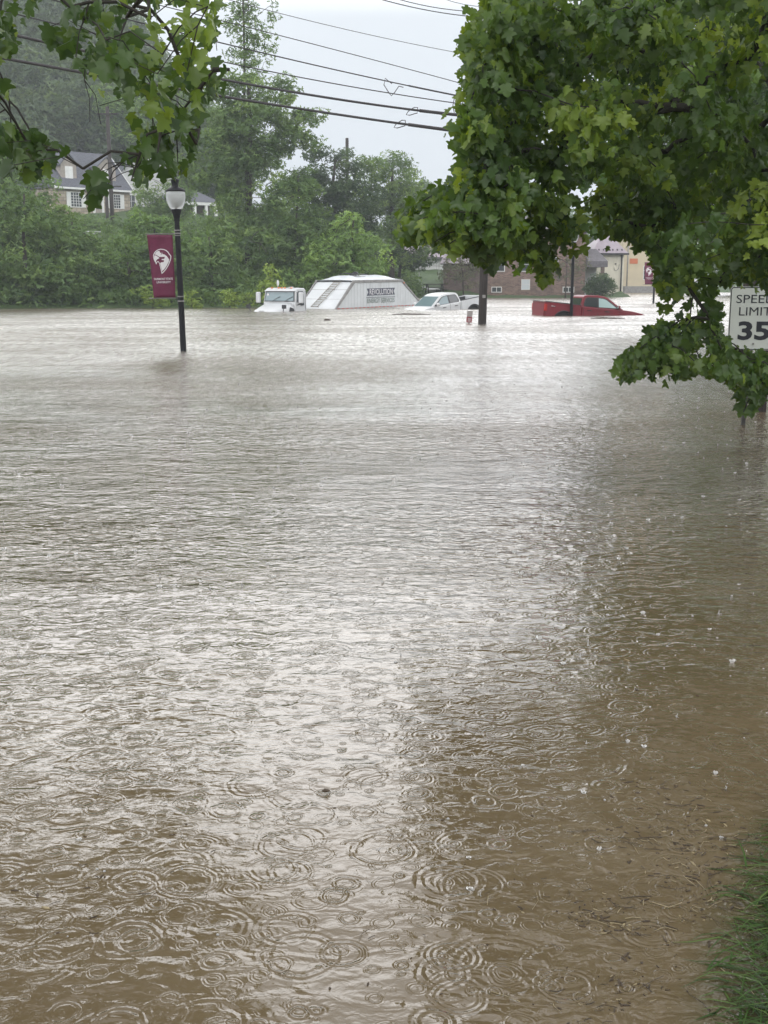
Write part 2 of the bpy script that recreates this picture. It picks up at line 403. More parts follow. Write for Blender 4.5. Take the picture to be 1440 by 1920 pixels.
def rings(scale, lam, rmax, amp, loc, keep):
    vo = n.new('ShaderNodeTexVoronoi'); vo.voronoi_dimensions = '2D'; vo.feature = 'F1'; vo.inputs['Scale'].default_value = scale
    va = n.new('ShaderNodeVectorMath'); va.operation = 'ADD'; l.new(mapping(loc=loc), va.inputs[0]); l.new(rwarp, va.inputs[1]); l.new(va.outputs[0], vo.inputs['Vector'])
    d = math_('DIVIDE', vo.outputs['Distance'], scale)
    s3 = n.new('ShaderNodeSeparateColor'); l.new(vo.outputs['Color'], s3.inputs[0])
    rr = math_('MULTIPLY', s3.outputs[0], rmax)
    x = math_('SUBTRACT', d, rr)
    ph = math_('COSINE', math_('MULTIPLY', x, 2 * math.pi / lam))
    wv = math_('ADD', math_('MULTIPLY', rr, .13), lam * .55)
    env = math_('EXPONENT', math_('MULTIPLY', math_('POWER', math_('DIVIDE', x, wv), 2), -1))
    edge = math_('SUBTRACT', 1.0, math_('MULTIPLY', s3.outputs[0], .75))
    on = math_('LESS_THAN', s3.outputs[1], keep)
    return math_('MULTIPLY', math_('MULTIPLY', math_('MULTIPLY', ph, env), math_('MULTIPLY', math_('MULTIPLY', edge, on), rbreak)), amp)
warp = mapping(scale=(.85, 1.25, 1), rot=(0, 0, R(12)))
swell = math_('MULTIPLY', math_('SUBTRACT', noise(1.1, 2, mapping(scale=(.8, 1.6, 1), rot=(0, 0, R(-14))), .4), .5), .022)
wave = math_('MULTIPLY', math_('ADD', math_('MULTIPLY', math_('SUBTRACT', noise(4.2, 1, warp, .6), .5), .60), math_('MULTIPLY', math_('SUBTRACT', noise(9.5, 1.4, warp, .9), .5), .62)), .030)
patch = mrange(noise(.16, 3, mapping(scale=(.45, 1.3, 1), loc=(7, 3, 0)), .8), .40, .62, .35, 1.25)
wave = math_('MULTIPLY', wave, patch)
fine = math_('MULTIPLY', math_('SUBTRACT', noise(24, 3, warp, .8), .5), .0022)
h_ = math_('ADD', math_('ADD', swell, wave), fine)
for a_ in ((2.3, .028, .150, .0025, (3.1, 1.7, 0), .5), (3.6, .019, .100, .0023, (11.1, 5.3, 0), .7), (4.4, .024, .110, .0022, (1.1, 15.3, 0), .6),
           (5.5, .014, .065, .0015, (2.9, 8.8, 0), .9), (9.5, .010, .036, .0012, (6.4, 2.2, 0), .9)):
    h_ = math_('ADD', h_, rings(*a_))
bp = n.new('ShaderNodeBump'); bp.inputs['Strength'].default_value = 1.0; bp.inputs['Distance'].default_value = 1.0
l.new(h_, bp.inputs['Height'])
# silt colour: clay brown with drifting streaks, olive where it thins out over the drowned verge
cn = noise(.9, 5, mapping(scale=(.5, 1.4, 1)), 1.2)
crm = n.new('ShaderNodeValToRGB'); crm.color_ramp.elements[0].position = .3; crm.color_ramp.elements[1].position = .72
crm.color_ramp.elements[0].color = (.112, .081, .044, 1); crm.color_ramp.elements[1].color = (.140, .105, .062, 1)
l.new(cn, crm.inputs[0])
at_ = n.new('ShaderNodeAttribute'); at_.attribute_name = 'shallow'
nn = math_('ADD', at_.outputs['Fac'], math_('MULTIPLY', math_('SUBTRACT', noise(5, 4), .5), .55))
mxs = n.new('ShaderNodeMixRGB'); l.new(mrange(nn, .25, 1.0, 0, 1), mxs.inputs[0]); l.new(crm.outputs[0], mxs.inputs[1]); mxs.inputs[2].default_value = (.040, .044, .022, 1)
# muddy body under a bright reflecting skin
n.remove(b); df = n.new('ShaderNodeBsdfDiffuse'); gl_ = n.new('ShaderNodeBsdfGlossy'); fr = n.new('ShaderNodeFresnel'); ms = n.new('ShaderNodeMixShader'); sy0 = n.new('ShaderNodeSeparateXYZ'); l.new(geo.outputs['Position'], sy0.inputs[0])
fr.inputs['IOR'].default_value = 1.55
for q_ in (df, gl_, fr): l.new(bp.outputs[0], q_.inputs['Normal'])
l.new(mxs.outputs[0], df.inputs['Color']); gl_.inputs['Color'].default_value = (.98, .962, .94, 1)
refl_patch = mrange(noise(.13, 4, mapping(scale=(.9, 1.5, 1), loc=(2, 9, 0)), 1.5), .36, .62, .70, 1.06)  # broad noise patches of weaker reflection painted in, letting more brown show
fg = math_('MULTIPLY', math_('MINIMUM', math_('MULTIPLY', fr.outputs[0], 1.45), .76), refl_patch)
stip = math_('MULTIPLY', math_('SUBTRACT', noise(5.5, 4, mapping(scale=(1.2, .28, 1)), .6, .65), .5), mrange(sy0.outputs[1], 6, 34, 0, 2.1))      # far ripple glints painted as speckled reflection strength, growing with distance
fg = math_('MULTIPLY', fg, math_('ADD', 1.0, stip))
fg = math_('MINIMUM', fg, .97)
l.new(fg, ms.inputs[0]); l.new(df.outputs[0], ms.inputs[1]); l.new(gl_.outputs[0], ms.inputs[2]); l.new(ms.outputs[0], n['Material Output'].inputs['Surface'])
sy_ = n.new('ShaderNodeSeparateXYZ'); l.new(geo.outputs['Position'], sy_.inputs[0])       # the flood is choppier out in the open street
l.new(math_('MULTIPLY', math_('SUBTRACT', 1.0, math_('EXPONENT', math_('MULTIPLY', math_('MAXIMUM', math_('SUBTRACT', sy_.outputs[1], 4.0), 0.0), -.085))), .27), gl_.inputs['Roughness'])
xs = np.concatenate([np.linspace(-420, -30, 14), np.linspace(-28, -1, 12), np.linspace(-.9, 3.2, 110), np.linspace(3.4, 60, 40), np.linspace(70, 420, 10)])
ys = np.concatenate([np.linspace(-200, -3, 8), np.linspace(-2, 9, 160), np.linspace(9.5, 40, 30), np.linspace(45, 560, 30)])
XX, YY = np.meshgrid(xs, ys); nx = len(xs)
V = np.stack([XX, YY, XX * 0], -1).reshape(-1, 3)
ii, jj = np.meshgrid(np.arange(len(ys) - 1), np.arange(nx - 1), indexing='ij'); a = (ii * nx + jj).ravel()
water = np_mesh('water', V, np.stack([a, a + 1, a + nx + 1, a + nx], -1).ravel(), np.full(len(a), 4), wm, smooth=True); tag(water, kind='structure')
sa = water.data.attributes.new('shallow', 'FLOAT', 'POINT')
e_ = (XX - bank_x(YY)).ravel(); sa.data.foreach_set('value', np.where(YY.ravel() < 14, np.clip(1 + e_ / .42, 0, 1), 0).astype(np.float32))

# ------------------------------------------------------------------ growing trees
def grow(trunk, attr, rtip=.006, expo=.46, step=.16, rmax=.2, sag=.12, wob=.05, bias=.25):
    """branches from a trunk path to every attractor; returns list of (points, radii)"""
    P = [np.array(p, float) for p in trunk]; par = [i - 1 for i in range(len(P))]
    root = np.array(trunk[0])
    order = np.argsort(np.linalg.norm(attr - np.array(trunk[-1]), axis=1))
    chains = [list(range(len(P)))]; dirs = []
    for k in order:
        t = attr[k]; A = np.array(P)
        c = np.linalg.norm(A - t, axis=1) + (.35 if step < .5 else 0) * (np.linalg.norm(A - t, axis=1) < .3) + bias * np.maximum(0, A[:, 2] - t[2])
        c[:max(1, len(trunk) // 3)] += 3
        j = int(np.argmin(c)); d = t - A[j]; Ld = np.linalg.norm(d)
        m = max(2, int(Ld / step) + 1); ch = [j]; off = rng.normal(0, wob, 3) * Ld; off2 = rng.normal(0, wob * .5, 3) * Ld
        for i in range(1, m + 1):
            s = i / m; q = A[j] + d * s + off * math.sin(s * math.pi) + off2 * math.sin(s * 2 * math.pi) + np.array([0, 0, sag * Ld * math.sin(s * math.pi)])
            P.append(q); par.append(ch[-1]); ch.append(len(P) - 1)
        chains.append(ch)
    cnt = np.zeros(len(P))
    haschild = np.zeros(len(P), bool)
    for i in range(len(P)):
        if par[i] >= 0: haschild[par[i]] = True
    for i in range(len(P) - 1, -1, -1):
        if not haschild[i]: cnt[i] += 1
        if par[i] >= 0: cnt[par[i]] += cnt[i]
    r = np.minimum(rtip * cnt ** expo, rmax)
    return P, r, chains

def build_branches(mb, P, r, chains, n=6, minr=0.0, mi=0):
    for ch in chains:
        if r[ch[1]] < minr: continue
        rr = [float(r[i]) for i in ch]; rr[0] = rr[1] if rr[0] > rr[1] * 1.5 else rr[0]
        mb.tube([P[i] for i in ch], rr, n if rr[0] > .012 else 4, cap=False, mat=mi)
    return mb

def in_poly(px, py, poly):
    ins = np.zeros(len(px), bool); n = len(poly)
    for i in range(n):
        x0, y0 = poly[i]; x1, y1 = poly[(i + 1) % n]
        c = ((y0 > py) != (y1 > py)) & (px < (x1 - x0) * (py - y0) / (y1 - y0 + 1e-12) + x0); ins ^= c
    return ins
def project(Pt):
    """world -> photo pixels"""
    X, Y, Z = Pt[:, 0], Pt[:, 1], Pt[:, 2] - CH
    d = Y * cP - Z * sP; v = Y * sP + Z * cP
    return 720 + F * X / d, 960 - F * v / d
def sample_poly(poly, n, Y0, Y1):
    xs_ = [p[0] for p in poly]; ys_ = [p[1] for p in poly]; o = []
    while len(o) < n:
        px = rng.uniform(min(xs_), max(xs_), 4 * n); py = rng.uniform(min(ys_), max(ys_), 4 * n)
        k = in_poly(px, py, poly)
        for x, y in zip(px[k], py[k]):
            o.append(at(x, y, rng.uniform(Y0, Y1)))
            if len(o) >= n: break
    return np.array([tuple(p) for p in o])

def twig_leaves(P, chains, per, size, spread=.16, keep=None, skip=1, tintmu=.42, twig=.42):
    """leaves hanging alternately along the last stretch of each branch"""
    B, T, Nn, S, C = [], [], [], [], []
    for ch in chains[skip:]:
        a_ = np.array(P[ch[-2]]); e_ = np.array(P[ch[-1]]); d = e_ - a_; d /= max(1e-6, np.linalg.norm(d))
        cl = rng.normal(0, .13)
        facing = rng.normal(0, 1, 3) * np.array([1, 1, .25]); facing[2] += .15
        if rng.random() < .16: cl += .38
        for i in range(per):
            s = rng.uniform(-.75, .35) * twig
            p = e_ + d * s + np.array([0, 0, -.25 * max(0, s)])
            side = rng.normal(0, 1, 3); side[2] *= .4; side /= np.linalg.norm(side)
            p = p + side * rng.uniform(.03, spread)+ np.array([0, 0, -rng.uniform(0, .05)])
            tip = side * rng.uniform(.15, .8) + d * .2 + np.array([0, 0, -rng.uniform(.45, 1.6)])
            nr = facing * .8 + rng.normal(0, .75, 3) + np.array([0, -.15, .2])
            B.append(p); T.append(tip); Nn.append(nr); S.append(size * rng.uniform(.5, 1.25)); C.append(np.clip(tintmu + cl + rng.normal(0, .10), 0, 1))
    B, T, Nn, S, C = map(np.array, (B, T, Nn, S, C))
    if keep is not None:
        k = keep(B, S, T); B, T, Nn, S, C = B[k], T[k], Nn[k], S[k], C[k]
    return B, T, Nn, S, C

# ---- the big maple whose canopy fills the upper right
RP = [(905, -60), (900, 20), (880, 38), (862, 95), (875, 150), (868, 195), (838, 240), (862, 268), (858, 300), (842, 345), (800, 360), (762, 372), (745, 400), (752, 448), (800, 455),
      (850, 470), (880, 478), (925, 500), (990, 505), (1018, 548), (1048, 505), (1090, 470), (1150, 466), (1195, 462), (1225, 480), (1235, 560), (1245, 640), (1262, 560), (1300, 545), (1380, 528), (1440, 535),
      (1600, 560), (1900, 500), (1900, -60)]
RP2 = [(1146, 700), (1165, 660), (1200, 645), (1215, 612), (1265, 600), (1300, 560), (1345, 545), (1375, 660), (1440, 655), (1500, 640), (1520, 760), (1440, 735), (1405, 790), (1375, 765), (1365, 715), (1300, 700), (1255, 735), (1215, 705), (1165, 718)]
RP3 = [(1060, -1500), (1080, -800), (1000, -300), (955, -60), (2300, -60), (2600, -1500)]
def sgn_hole(px, py): return (px > 1368) & (px < 1470) & (py > 570) & (py < 652)
def keep_r(B, S, T):
    c = B + unit(T) * (S * .6)[:, None]
    px, py = project(c)
    inf = (py > -40) & (px < 1460)
    jx, jy = rng.normal(0, 11, len(px)), rng.normal(0, 9, len(px))
    ok = in_poly(px + jx, py + jy, RP) | in_poly(px, py, RP2)
    p2x, p2y = project(B + unit(T) * (S * 1.0)[:, None])
    hole = sgn_hole(px, py) | sgn_hole(p2x, p2y)
    gap = (px > 1245) & (px < 1330) & (py > 560) & (py < 690) & (rng.random(len(px)) < .6)
    wires = inf & (px < 862) & (py < 330) & (rng.random(len(px)) < .3)
    return (~inf | ok) & ~hole & ~gap & ~wires
big = empty('maple_tree', (5.0, 10.4, hz(5.0, 10.4)))
tag(big, 'large maple beside the speed limit sign whose dense canopy fills the upper right', 'tree')
def rel(Pl, o): return [np.array(p) - np.array(o.location) for p in Pl]
def make_maple(root, trunk, attr, per, size, keep, mat, rtip=.006, tint=.42, rmax=.17, sag=.1, rcap=None):
    P, r, ch = grow(trunk, attr, rtip=rtip, rmax=rmax, sag=sag)
    if rcap: r = np.minimum(r, rcap)
    P = rel(P, root)
    tb = MB(); tk = chains0 = ch[0]; tb.tube([P[i] for i in tk], [max(float(r[i]) * .7, rmax * (1 - .85 * j / len(tk))) for j, i in enumerate(tk)], 14)
    build_branches(tb, P, r, ch[1:], mi=1).build('trunk', [M['bark'], M['twig']], root, fixn=False)
    o = np.array(root.location)
    B, T, Nn, S, C = twig_leaves([p + o for p in P], ch, per, size, keep=keep, tintmu=tint)
    leaves('crown', B - o, T, Nn, S, C, mat, root)
_r2 = sample_poly(RP2, 60, 8.2, 10.2); _x, _y = project(_r2); _r2 = _r2[~((_x > 1360) & (_y > 550) & (_y < 665))][:44]
attr = np.concatenate([sample_poly(RP[:], 430, 7.4, 11.5), sample_poly([(p[0] + 14, p[1]) for p in RP[:14]] + [(960, 480), (980, -60)], 130, 7.4, 9.6),
                       _r2, sample_poly(RP3, 330, 5.0, 14.0)])
trunk = [(5.0, 10.4, hz(5.0, 10.4) - .1), (4.95, 10.4, 1.4), (4.85, 10.35, 2.8), (4.8, 10.2, 4.2), (4.6, 10.1, 5.8), (4.5, 10.0, 7.4), (4.5, 9.9, 9.0)]
make_maple(big, trunk, attr, 52, .069, keep_r, M['leaf'], rtip=.0046)

# ---- a second maple farther along the same bank
m2 = empty('maple_tree', (10.6, 21.5, hz(10.6, 21.5)))
tag(m2, 'second maple standing behind the speed limit sign, seen through the near canopy', 'tree')
RB = [(1120, 470), (1190, 440), (1240, 520), (1330, 500), (1440, 520), (1700, 560), (2000, 480), (2000, -500), (1500, -700), (1150, -500), (1060, -100), (1080, 300)]
def keep_2(B, S, T):
    px, py = project(B)
    return in_poly(px, py, RB)
attr = sample_poly(RB, 420, 17.5, 25)
trunk = [(10.6, 21.5, hz(10.6, 21.5) - .1), (10.5, 21.5, 2), (10.3, 21.4, 4), (10.2, 21.3, 6.5), (10.0, 21.2, 9.0)]
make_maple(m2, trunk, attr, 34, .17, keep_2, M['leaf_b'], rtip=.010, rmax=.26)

# ---- the tree whose twigs hang in from the upper left
LP = [(-60, -60), (410, -60), (425, 20), (405, 60), (432, 120), (425, 175), (385, 190), (378, 250), (352, 320), (300, 335), (245, 345), (232, 300), (165, 235), (160, 195), (215, 150), (150, 150), (95, 100), (60, 50), (20, 60), (-60, 60)]
LP1 = [(-60, 45), (30, 45), (42, 100), (20, 115), (-60, 120)]
LP2 = [(-60, 235), (30, 245), (95, 262), (140, 290), (125, 330), (70, 345), (30, 325), (-60, 300)]
LP3 = [(138, 310), (185, 322), (196, 372), (175, 392), (150, 370), (140, 340)]
LP4 = [(-60, 135), (18, 145), (27, 170), (10, 185), (-60, 185)]
LPA = [(-1500, -1500), (330, -1500), (400, -700), (430, -60), (-60, -60), (-60, 400), (-1500, 400)]
LPO = [(330, -1700), (980, -1700), (960, -1150), (420, -900)]
def keep_l(B, S, T):
    px, py = project(B + unit(T) * (S * .45)[:, None])
    inf = (py > -40) & (px > -40)
    ok = np.zeros(len(px), bool)
    for q in (LP, LP1, LP2, LP3, LP4): ok |= in_poly(px, py, q)
    thin = in_poly(px, py, [(0, 180), (230, 180), (230, 300), (0, 300)]) & ~in_poly(px, py, LP2)
    return (~inf) | (ok & ~thin)
lt = empty('maple_tree', (-5.2, 3.2, -.5))
tag(lt, 'maple at the left edge with only its hanging leafy twigs in view at the top', 'tree')
attr = np.concatenate([sample_poly(LP, 54, 5.8, 8.2), sample_poly(LP1, 6, 6, 8), sample_poly(LP2, 15, 6.2, 7.6), sample_poly(LP3, 6, 6.4, 7), sample_poly(LP4, 3, 6, 7),
                       sample_poly(LPA, 130, 4.0, 8.0), sample_poly(LPO, 50, 3.5, 7.5)])
trunk = [(-5.2, 3.2, -.8), (-5.15, 3.2, 1.2), (-5.0, 3.3, 2.6), (-4.8, 3.4, 4.0), (-4.3, 4.2, 4.9), (-3.6, 5.2, 5.1), (-2.9, 6.1, 4.9), (-2.2, 6.8, 4.6), (-1.5, 7.3, 4.4), (-.9, 7.6, 4.25)]
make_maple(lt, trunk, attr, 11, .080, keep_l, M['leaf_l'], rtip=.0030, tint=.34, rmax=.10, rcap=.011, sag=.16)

# ---- unseen maple added left of the frame to darken the reflection at lower left
m3 = empty('maple_tree', (-12.5, 19, hz(-12.5, 19)))
tag(m3, 'unseen overhanging maple added left of the frame to darken the water at lower left', 'tree')
attr = sample_poly([(-1300, -900), (250, -900), (400, -500), (440, -90), (-1300, -90)], 520, 9, 26)
trunk = [(-12.5, 19, -1.5), (-12.4, 19, 2), (-12.2, 19, 5), (-12, 18.8, 8), (-11.6, 18.6, 11), (-11.2, 18.4, 14)]
def keep_3(B, S, T):
    px, py = project(B); return (py < -25) | (px < -60)
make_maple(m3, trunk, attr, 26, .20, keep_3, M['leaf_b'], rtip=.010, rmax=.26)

# ------------------------------------------------------------------ background trees
def ball(n, a=1.0):
    d = unit(rng.normal(0, 1, (n, 3))); return d * (rng.uniform(0, 1, (n, 1)) ** (1 / 3.)) ** a
def bg_tree(name, label, cat, lobes, Y, mat, base_px=None, n_cl=1.0, leaf=.23, dens=1.0, clr=.75, trunk_r=.16, group=None, sparse=0.0, depth=1.0, tint=.42, spread=1.0):
    """lobes: (px, py, rx, ry) in photo pixels at distance Y -> ellipsoids of real size"""
    s = Y / (F * cP)
    Ls = []
    for L_ in lobes:
        px, py, rx, ry = L_[:4]; dy = L_[4] if len(L_) > 4 else 0
        c = at(px, py, Y + dy); k = (Y + dy) / (F * cP); Ls.append((np.array(c), np.array([rx * k, min(rx, ry * 1.3) * k * depth, ry * k])))
    bx = base_px if base_px is not None else lobes[0][0]
    g = at(bx, 560, Y); base = Vector((g.x, Y, max(hz(g.x, Y), -.4)))
    root = empty(name, base); tag(root, label, cat, group)
    o = np.array(base)
    cl = []
    for c, r_ in Ls:
        vol = r_[0] * r_[1] * r_[2] * 4.19
        k = max(4, int(n_cl * vol ** .72 / clr ** 2 * 1.7))
        q = ball(k, .55)
        lump = 1 + .16 * np.sin(q[:, :1] * 5 + c[0]) * np.cos(q[:, 2:] * 6 + c[1])
        cl.append(c + q * r_ * lump)
    cl = np.concatenate(cl)
    gz = H(cl[:, 0], cl[:, 1]); cl[:, 2] = np.maximum(cl[:, 2], np.maximum(gz, 0) + .25 * clr)
    # limbs
    top = max(c[2] + .55 * r_[2] for c, r_ in Ls); cx_ = Ls[0][0]
    tk = [base - Vector((0, 0, .3))] + [Vector((base.x + (cx_[0] - base.x) * t + rng.normal(0, .05), base.y + (cx_[1] - base.y) * t * .6, base.z + (top - base.z) * t)) for t in (.2, .4, .6, .8, 1.0)]
    sel = cl[rng.permutation(len(cl))[:min(len(cl), 46)]]
    P, r, ch = grow([tuple(p) for p in tk], sel, rtip=.012, rmax=trunk_r * .8, step=1.2, wob=.06)
    P = rel(P, root)
    tb = MB(); tb.tube([P[i] for i in ch[0]], [trunk_r * (1 - .75 * j / len(ch[0])) for j, _ in enumerate(ch[0])], 9); build_branches(tb, P, r, ch[1:], n=5).build('trunk', M['bark'], root, fixn=False)
    # leaf clumps
    per = int(dens * 40 * (clr / .75) ** 2 * (.23 / leaf) ** 1.6)
    nC = len(cl); idx = np.repeat(np.arange(nC), per)
    rad = clr * rng.uniform(.7, 1.25, nC)
    d = unit(rng.normal(0, 1, (len(idx), 3))) * np.array([1, 1, .62]); rr = rng.uniform(.25, 1, (len(idx), 1)) ** .6
    pos = cl[idx] + d * rr * rad[idx, None] * spread
    ctint = np.clip(rng.normal(tint, .20, nC), 0, 1)
    tip = d * .7 + rng.normal(0, .5, d.shape) + np.array([0, 0, -.25]); nr = d * .6 + rng.normal(0, .5, d.shape) + np.array([0, 0, .7])
    keep = pos[:, 2] > np.maximum(H(pos[:, 0], pos[:, 1]), 0.0) + .02
    if sparse: keep &= rng.random(len(pos)) > sparse
    pos, tip, nr, idx = pos[keep], tip[keep], nr[keep], idx[keep]
    leaves('crown', pos - o, tip, nr, leaf * rng.uniform(.7, 1.3, len(pos)), np.clip(ctint[idx] + rng.normal(0, .12, len(pos)), 0, 1), mat, root, SPRAY_V, SPRAY_F)
    return root

T = bg_tree
T('leafy_shrub', 'tall rounded green shrub mass at the left edge of the flooded bank', 'shrub', [(50, 470, 90, 85), (10, 400, 60, 60), (110, 530, 70, 50), (30, 540, 60, 40)], 70, M['f_mid'], base_px=50, clr=.62)
T('leafy_shrub', 'green shrub in front of the stone house, right of the leftmost shrub', 'shrub', [(135, 470, 48, 50), (170, 520, 60, 60), (105, 425, 34, 34)], 73, M['f_mid'], base_px=150, clr=.6, tint=.5)
T('leafy_shrub', 'darker green shrub below the paired wooden poles at the water edge', 'shrub', [(240, 500, 60, 50), (225, 545, 80, 32), (300, 530, 45, 45)], 71, M['f_mid'], base_px=240, clr=.55, tint=.35)
T('leafy_shrub', 'pale green shrub crown behind the maroon banner and street lamp', 'shrub', [(290, 450, 55, 42), (340, 485, 50, 50), (262, 425, 30, 22)], 76, M['f_light'], base_px=300, clr=.6, tint=.35)
T('leafy_shrub', 'wide green shrub just right of the near street lamp at the water', 'shrub', [(395, 500, 48, 55), (420, 465, 30, 35), (370, 545, 50, 30), (440, 545, 35, 30)], 73, M['f_mid'], base_px=400, clr=.55, tint=.45)
T('broadleaf_tree', 'light green tree rising at the left frame edge in front of the wooded hill', 'tree', [(20, 300, 45, 65), (40, 360, 60, 50), (-60, 330, 70, 80)], 88, M['f_light'], base_px=10, clr=.8, tint=.3)
T('broadleaf_tree', 'green tree behind the street lamp between the two hillside houses', 'tree', [(338, 335, 20, 42), (285, 385, 26, 28), (316, 370, 26, 34), (300, 405, 42, 22), (335, 395, 18, 30), (268, 350, 16, 26)], 100, M['f_mid'], base_px=330, clr=.8, tint=.5)
T('leafy_shrub', 'low shrub at the foot of the stone cottage wall and the paired poles', 'shrub', [(190, 430, 40, 16), (150, 425, 30, 16), (235, 425, 30, 14)], 106, M['f_mid'], base_px=190, clr=.5, leaf=.2)
T('leafy_shrub', 'shrub on the slope just right of the near lamp head, below the porch house', 'shrub', [(412, 432, 34, 22), (385, 445, 30, 18), (440, 420, 24, 26)], 96, M['f_mid'], base_px=410, clr=.55, leaf=.2)
T('tall_tree', 'tallest tree, with an open wispy crown rising to the top of the photo', 'tree', [(470, 250, 58, 75), (462, 190, 40, 50), (505, 250, 75, 45), (440, 300, 55, 60), (480, 360, 70, 70), (450, 440, 60, 60), (500, 440, 55, 60), (420, 230, 40, 45), (550, 215, 50, 22), (425, 170, 35, 40), (525, 170, 35, 26), (560, 260, 38, 26), (400, 300, 40, 50)], 82, M['f_mid'], base_px=468, clr=.75, trunk_r=.30, dens=1.0, tint=.5, n_cl=.85)
T('bare_topped_tree', 'thin tree with nearly bare twigs poking above the tallest green crown', 'tree', [(455, 60, 32, 62), (480, 105, 32, 40), (440, 25, 26, 38), (500, 50, 16, 45)], 84, M['f_mid'], base_px=468, clr=.5, dens=.55, n_cl=.9, trunk_r=.16, leaf=.2)
T('broadleaf_tree', 'mid green tree directly right of the tallest tree, above the truck cab', 'tree', [(560, 400, 50, 65), (575, 460, 55, 60), (530, 480, 60, 70), (520, 540, 70, 32), (560, 350, 30, 30)], 79, M['f_mid'], base_px=550, clr=.7, tint=.36)
T('dark_tree', 'darkest rounded tree with a wooden pole top standing just behind it', 'tree', [(628, 340, 46, 62), (600, 380, 50, 55), (665, 385, 45, 60), (630, 430, 70, 50), (585, 320, 28, 35)], 93, M['f_dark'], base_px=628, clr=.8, trunk_r=.25)
T('broadleaf_tree', 'round paler tree right of the darkest tree, against the sky', 'tree', [(735, 330, 42, 44), (700, 350, 45, 50), (760, 390, 40, 50), (715, 410, 55, 55), (770, 455, 42, 35)], 99, M['f_mid'], base_px=735, clr=.8, tint=.55, trunk_r=.25)
T('broadleaf_tree', 'bright green pointed tree behind the semi trailer roof', 'tree', [(662, 450, 42, 40), (655, 420, 22, 28), (690, 480, 45, 38), (640, 500, 50, 35), (610, 475, 40, 35), (590, 530, 60, 35)], 76, M['f_light'], base_px=660, clr=.5, tint=.5)
T('broadleaf_tree', 'tree with low dark limbs reaching over the pale siding building', 'tree', [(770, 440, 50, 55), (800, 400, 40, 45), (780, 480, 32, 22), (735, 480, 30, 30)], 104, M['f_dark'], base_px=745, clr=.8, tint=.6, dens=.8)
T('broadleaf_tree', 'broad light green tree standing behind the tip of the hanging left branch', 'tree', [(335, 190, 60, 70), (270, 240, 55, 55), (385, 250, 40, 60), (350, 270, 60, 50), (418, 330, 30, 60), (215, 200, 40, 40)], 138, M['f_light'], base_px=335, clr=1.0, tint=.3, trunk_r=.3, leaf=.3)
T('far_tree', 'hazy pale tree on the skyline left of the maple canopy', 'tree', [(805, 375, 30, 36), (840, 395, 40, 40), (780, 385, 25, 35)], 210, M['f_mid'], base_px=810, clr=1.6, leaf=.5, trunk_r=.3)
T('far_tree', 'hazy tree behind the brick building under the maple canopy', 'tree', [(900, 410, 60, 40), (960, 420, 60, 40), (1020, 430, 60, 35)], 160, M['f_mid'], base_px=940, clr=1.4, leaf=.45, trunk_r=.3)
T('far_tree', 'hazy tree behind the yellow building under the maple canopy', 'tree', [(1130, 425, 60, 40), (1200, 430, 50, 35), (1260, 440, 60, 40)], 190, M['f_mid'], base_px=1190, clr=1.5, leaf=.5, trunk_r=.3)
T('far_tree', 'pale tree beyond the street, seen above the speed limit sign', 'tree', [(1330, 470, 60, 50), (1400, 450, 60, 60), (1480, 480, 60, 60)], 120, M['f_light'], base_px=1380, clr=1.2, leaf=.4, trunk_r=.25)
T('broadleaf_tree', 'tall dense tree added behind the second maple to darken the water reflection at right', 'tree', [(1330, 250, 130, 200), (1210, 200, 80, 140), (1180, 340, 70, 70), (1500, 200, 170, 260), (1330, -50, 150, 150)], 44, M['f_mid'], base_px=1420, clr=.9, leaf=.28, trunk_r=.3, tint=.3)  # mostly hidden tree, added to darken the reflection on the right-hand water
T('far_tree', 'far tree right of the frame of the street beyond the maple', 'tree', [(1600, 430, 130, 110), (1800, 430, 150, 110)], 70, M['f_mid'], base_px=1700, clr=1.2, leaf=.4, trunk_r=.25)
T('far_tree', 'tree at far left of the flooded bank beyond the frame edge', 'tree', [(-150, 400, 130, 150), (-350, 400, 150, 150)], 74, M['f_mid'], base_px=-200, clr=1.2, leaf=.4, trunk_r=.25)
T('bare_shrub', 'thin grey ornamental tree in front of the dark brick wing', 'tree', [(862, 500, 34, 26), (880, 525, 22, 18), (845, 520, 20, 22), (895, 490, 22, 18)], 102, M['f_sparse'], base_px=870, clr=.45, dens=.5, n_cl=.8, trunk_r=.07, leaf=.16)
T('bare_shrub', 'thin grey ornamental tree at the right end of the brick building', 'tree', [(1062, 505, 26, 22), (1085, 490, 18, 22), (1040, 500, 16, 14)], 103, M['f_sparse'], base_px=1060, clr=.4, dens=.4, n_cl=.8, trunk_r=.07, leaf=.16)
T('sapling', 'bright yellow-green sapling standing in water behind the truck cab', 'sapling', [(507, 520, 12, 20), (500, 545, 20, 18), (515, 548, 16, 16)], 68, M['f_yellow'], base_px=505, clr=.3, leaf=.16, trunk_r=.03, n_cl=1.3)
T('sapling', 'low yellow-green sapling at the water between lamp and truck', 'sapling', [(432, 562, 17, 10), (424, 552, 8, 10), (443, 568, 16, 6)], 67.6, M['f_yellow'], base_px=430, clr=.25, leaf=.14, trunk_r=.02, n_cl=1.3)
T('sapling', 'small yellow-green sapling at the water just right of the lamp post', 'sapling', [(360, 556, 12, 14), (368, 568, 14, 8)], 67.6, M['f_yellow'], base_px=360, clr=.25, leaf=.14, trunk_r=.02, n_cl=1.3)
T('sapling', 'low yellow-green sapling at the water behind the foot of the banner', 'sapling', [(285, 558, 22, 14), (305, 566, 22, 9), (268, 545, 16, 10)], 67.8, M['f_yellow'], base_px=285, clr=.28, leaf=.14, trunk_r=.02, n_cl=1.0, tint=.2)
